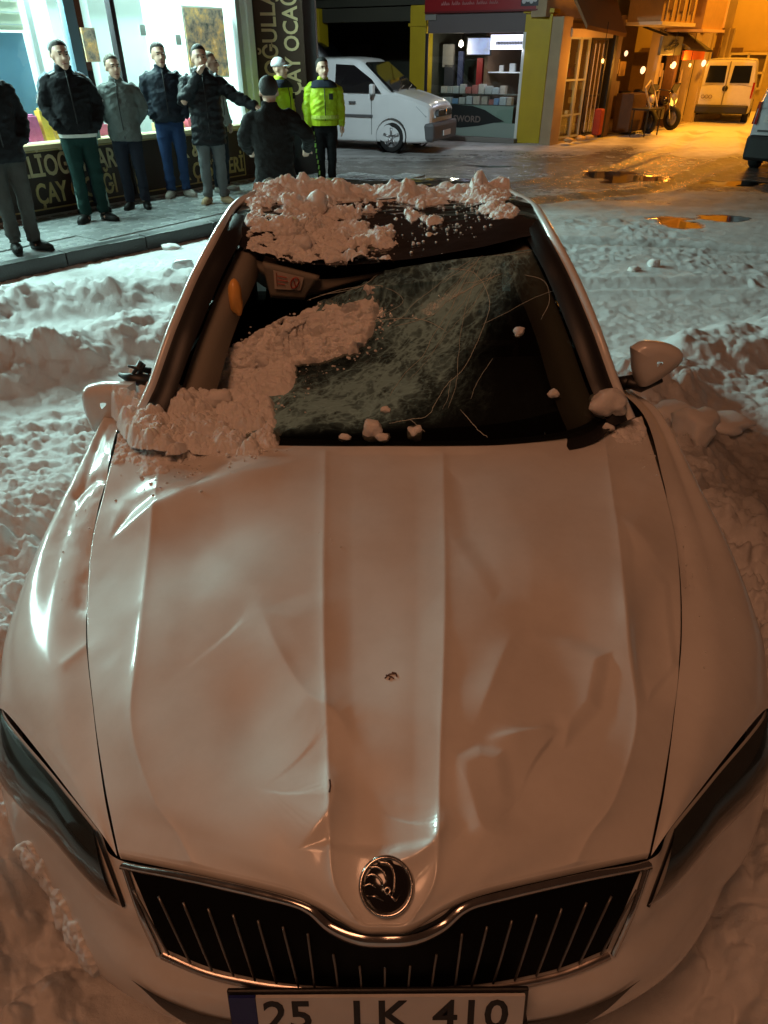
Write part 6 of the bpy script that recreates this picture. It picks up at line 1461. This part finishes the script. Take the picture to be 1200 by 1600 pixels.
    for s in sg_:
        e_ = MB(); ell(e_, hd((s * .030, -.086, .010)), (.012, .007, .006), 8, hy); e_.build('eye', mat('eye_dark', (.02, .015, .012), .2), body, True)
        e_ = MB(); e_.tube([hd((s * .012, -.088, .030)), hd((s * .046, -.080, .030))], .005, 5); e_.build('eyebrow', mat('brow', (.02, .015, .01), .8), body, True)
    e_ = MB(); e_.tube([hd((-.024, -.082, -.062)), hd((0, -.090, -.060)), hd((.024, -.082, -.062))], .0055, 6); e_.build('mouth', mat('lips', (.25, .09, .07), .5), body, True)
    # hair or cap
    m = MB(); ell(m, hd((0, .024, .040)), (.082, .096, .090), 18, hy)
    if cap is None:
        m2 = MB(); m2.V = []
        for vtx in m.V:
            q = hy.inverted() @ (vtx - hc)
            if q.z < .085 and q.y < .012: q = Vector((q.x * .84, q.y * .5, q.z))
            if q.z < -.045: q = Vector((q.x * .9, q.y * .9, -.045))
            m2.V.append(hc + hy @ q)
        m2.F = m.F; hr = m2.build('hair', mat('hair_%.2f' % hair[0], hair, .7, bump=.8, bscale=120), body, True)
    else:
        m2 = MB(); m2.V = [hc + hy @ Vector((q.x * 1.04, q.y * 1.04, max(q.z, .028))) for q in [hy.inverted() @ (x - hc) for x in m.V]]; m2.F = m.F
        hr = m2.build('cap', cloth(cap, 'cap_%.2f' % cap[0], .6), t, True); m3 = MB(); ell(m3, hd((0, -.095, .034)), (.062, .055, .007), 12, hy); m3.build('cap_peak', cloth(cap if cap[0] > .3 else (.02, .02, .02), 'peak_%.2f' % cap[0]), hr, True)
    # jacket
    m = MB(); hz_ = hem
    torso(m, [(0, 0, hz_, .200 + .02 * (hem < .8), .150), (0, 0, (hz_ + 1.0) / 2, .205, .155), (0, 0, 1.05, .195, .150), (0, 0, 1.22, .205, .155), (0, .005, 1.34, .215, .145), (0, .01, 1.43, .175, .115), (0, .01, 1.475, .085, .080), (0, .005, 1.53, .078, .076)])
    for (e, w), s in zip(AR, sg_):
        E_, W_ = Vector((s * e[0], e[1], e[2])), Vector((s * w[0], w[1], w[2]))
        m.tube([(s * .13, .01, 1.40), (s * .195, .02, 1.355), E_ * .97 + Vector((s * .19, .02, 1.355)) * .03, E_ + (W_ - E_) * .2, W_ + (W_ - E_).normalized() * .015], [.080, .086, .074, .070, .052], 12)
    if hood: ell(m, (0, .10, 1.49), (.11, .06, .07), 12)
    sd_ = pid
    def disp(co):
        f_ = .013 * (fbm(co[:, 0] * 5 + sd_, co[:, 2] * 9 + co[:, 1] * 4, 4, sd_) - .5) * 2 + .012 * (np.abs(fbm(co[:, 0] * 7 + co[:, 2] * 5 + sd_, co[:, 2] * 16 - co[:, 0] * 6 + co[:, 1] * 6, 3, sd_ + 60) - .5) * 4 - .5)
        if puff: f_ = f_ + .011 * np.abs(np.sin(co[:, 2] * math.pi / .085)) ** .6 - .004
        return f_
    jk = fused('jacket', m, .014, top, t, disp)
    z_ = MB(); z_.tube([(0, -.143, hem + .03), (0, -.160, 1.1), (0, -.160, 1.25), (0, -.130, 1.40), (0, -.082, 1.50)], .006, 5); z_.build('zip', mat('zip_dark', (.01, .01, .01), .5), jk, True)
    # trousers
    m = MB(); torso(m, [(0, 0, .80, .10, .09), (0, 0, .86, .165, .115), (0, 0, 1.0, .160, .115)])
    for s in sg_: m.tube([(s * .085, 0, .92), (s * .092, 0, .80), knee[s], (s * (stance), .012, .26), (s * stance, .015, .085)], [.100, .100, .073, .066, .066], 12)
    tr_ = fused('trousers', m, .014, legs, t, lambda co: .012 * (fbm(co[:, 0] * 6, co[:, 2] * 16, 4, sd_ + 20) - .5) * 2 * (1 + smooth(.3, .1, co[:, 2])))
    for s in sg_:
        m = MB(); a = R(rp_.uniform(8, 28)) * s; d = Vector((math.sin(a), -math.cos(a), 0)); f0 = Vector((s * stance, .05, .045))
        m.tube([f0 - d * .02, f0 + d * .05, f0 + d * .14 + Vector((0, 0, -.008)), f0 + d * .23 + Vector((0, 0, -.015))], [.046, .058, .052, .034], 10, 1.0)
        m.V = [Vector((q.x, q.y, max(q.z, .008))) for q in m.V]; sh = m.build('shoe', shoe, t, True)
        m = MB(); m.tube([f0 - d * .035 + Vector((0, 0, -.034)), f0 + d * .08 + Vector((0, 0, -.034)), f0 + d * .24 + Vector((0, 0, -.034))], [.030, .046, .028], 10); m.V = [Vector((q.x, q.y, min(max(q.z, 0), .022))) for q in m.V]
        m.build('sole', mat('sole_pale', (.4, .38, .35), .6) if shoe.name != 'cloth_shoe_black' else rubber, sh)
    if stripes == 'track':
        for s in sg_:
            e, w = AR[0]
            m = MB()
            for k in (-.012, .012): m.tube([(s * .10, -.02 + k, 1.475), (s * .20, .0 + k, 1.435), (s * .268, .04 + k, 1.34), (s * (e[0] + .066), e[1] + k, 1.20)], .007, 5)
            m.build('white_stripe', cloth((.6, .62, .62), 'stripe'), jk)
            m = MB().tube([(s * .185, 0, .86), (s * .150, -.0, .55), (s * (stance + .068), .0, .15)], .010, 5); m.build('side_stripe', cloth((.25, .38, .36), 'stripe_green'), tr_)
        m = MB(); torso(m, [(0, 0, hem - .025, .195, .145), (0, 0, hem + .008, .204, .154)]); m.build('shirt_hem', cloth((.6, .6, .56), 'shirt'), t)
    if hivis:
        m = MB(); torso(m, [(0, .008, 1.385, .222, .154), (0, .01, 1.45, .178, .124), (0, .01, 1.485, .10, .095)]); fused('shoulder_yoke', m, .012, cloth((.02, .025, .04), 'navy'), jk)
        m = MB(); torso(m, [(0, 0, hem - .01, .207, .157), (0, 0, hem + .055, .209, .160)]); m.build('waistband', cloth((.42, .55, .02), 'hivis_band'), jk)
        for z in (1.02,): m = MB(); torso(m, [(0, 0, z - .022, .214, .170), (0, 0, z + .022, .214, .170)]); m.build('reflective_tape', mat('tape_yellowgreen', (.50, .60, .10), .4, noise=.4, nscale=40), jk)
        MB().box((.09, -.162, 1.28), (.06, .01, .075)).build('chest_badge', cloth((.02, .02, .02), 'badge'), jk, bevel=.004)
        for s in sg_[:1]:
            m = MB()
            for k in range(9): m.box((s * (.178 - .0085 * k), -.035, .80 - .075 * k), (.02, .07, .055), ry=R(-6 * s))
            m.build('reflective_leg_patch', mat('leg_reflect', (.30, .62, .10), .4, noise=.5, nscale=60), tr_)
    return t
g_ = 'onlookers standing on the lit pavement'
blk = cloth((.009, .009, .011), 'black'); blkcoat = cloth((.012, .013, .016), 'puffer', .55); navy = cloth((.013, .018, .028), 'jacket_navy', .6); greyj = cloth((.11, .125, .12), 'jacket_grey', .7)
shoe_b = cloth((.015, .014, .013), 'shoe_black', .5); shoe_w = cloth((.40, .38, .34), 'shoe_white', .6); shoe_t = cloth((.42, .30, .17), 'shoe_tan', .6)
person('onlooker cut by the left edge in a black coat, grey trousers and black shoes', 44, 392, .15, 1.84, 40, blk, cloth((.05, .047, .043), 'trouser_grey'), shoe_b, cap=(.03, .03, .03), hem=.80, stance=.09, head_yaw=20)
person('onlooker in a black track jacket with white shoulder stripes and green trousers', 152, 346, .15, 1.86, 28, blk, cloth((.008, .030, .026), 'track_green'), shoe_b, stripes='track', hem=.90, head_yaw=10, hair=(.03, .02, .015))
person('man in a dim plaid-grey jacket half hidden behind the one in the track jacket', 0, 0, .15, 1.88, 25, cloth((.16, .20, .24), 'jacket_plaid'), navy, shoe_b, loc=(-3.86, 9.2, .15), cap=(.22, .22, .23), hem=.88)
person('short-haired man in a teal-grey zipped jacket and dark trousers with hands in pockets', 218, 326, .15, 1.73, 12, greyj, cloth((.018, .022, .035), 'trouser_navy'), shoe_b, arms='behind', hem=.82, hair=(.10, .085, .06), head_yaw=25, hood=False)
person('tall man in a navy jacket and blue jeans with pale shoes', 282, 308, .15, 1.86, 20, navy, cloth((.022, .05, .13), 'jeans'), shoe_w, arms='pockets', hem=.90, hair=(.03, .025, .02), head_yaw=10)
person('bearded man in a long black puffer coat raising one hand to his mouth and pointing', 340, 318, .15, 1.83, 18, blkcoat, cloth((.13, .14, .145), 'trouser_lightgrey'), shoe_t, arms='phone', hem=.70, puff=1, hood=True, head_yaw=5)
person('fair-haired man whose head shows above the puffer coat shoulder before the poster', 0, 0, .15, 1.76, 70, cloth((.30, .33, .34), 'jacket_pale'), navy, shoe_w, loc=(-2.42, 10.75, .15), hair=(.20, .17, .13), arms='side', head_yaw=20)
hv = mat('cloth_hivis', (.42, .60, .012), .6, noise=.12, nscale=14, bump=.35, bscale=60)
person('policeman with a white cap in a yellow reflective jacket turned to the side', 0, 0, 0, 1.82, 62, hv, blk, shoe_b, loc=(-1.58, 11.75, .02), cap=(.62, .62, .66), hivis=True, arms='side', hem=.92, head_yaw=10)
person('bareheaded policeman facing the car in a yellow reflective jacket and black trousers', 512, 299, 0, 1.84, 10, hv, blk, shoe_b, hivis=True, arms='side', hem=.92, hair=(.015, .012, .012), head_yaw=12, stance=.08)
person('stocky person in a dark coat seen from behind, nearest to the car roof', 0, 0, 0, 1.68, 188, cloth((.012, .011, .011), 'coat_dark'), blk, shoe_b, loc=(-1.17, 7.6, .0), arms='reach', hem=.74, hair=(.02, .01, .007), puff=0).scale = (1.06, 1.0, .97)
# ------------------------------------------------------------------ ice and snow pieces on the road
def ice(u, v, r, label, seed, sc=(1.2, 1, .6), m=snow_lump):
    p = at(u, v, z=.03); o = MB().ico((0, 0, 0), r, seed, 3, .5, sc).build('ice_block', m, None, True); o.location = (p[0], p[1], max(0, float(road_height(np.array([p[0]]), np.array([p[1]]))[0])) + r * sc[2] * .45); tag(o, label, 'ice block')
icy = mat('ice_clear', (.75, .82, .84), .12, noise=.1, coat=.5)
ice(266, 385, .085, 'flat white ice slab lying against the kerb', 41, (1.3, .9, .5))
ice(284, 424, .12, 'jagged glassy ice block on the snow by the car roof', 42, (1.0, .8, .95), icy)
ice(255, 426, .05, 'dirty small ice lump left of the glassy ice block', 43)
ice(1021, 412, .062, 'single pale ice lump on the trampled ice right of the roof', 44, (1.1, 1, .9))
ice(990, 420, .05, 'dull ice piece just left of the single pale lump', 45, (1.3, 1, .6))
ice(1072, 722, .12, 'smooth rounded ice block beside the right wing', 46, (.9, 1.1, .8))
ice(1036, 690, .10, 'frosted ice block wedged between wing and rounded block', 47, (1.4, .8, .7))
ice(1120, 680, .11, 'broad snow slab behind the right wing', 48, (1.6, 1.1, .5))
ice(70, 660, .075, 'upper of the two snow lumps at the foot of the left bank', 49, (1, 1, .9)) if False else None
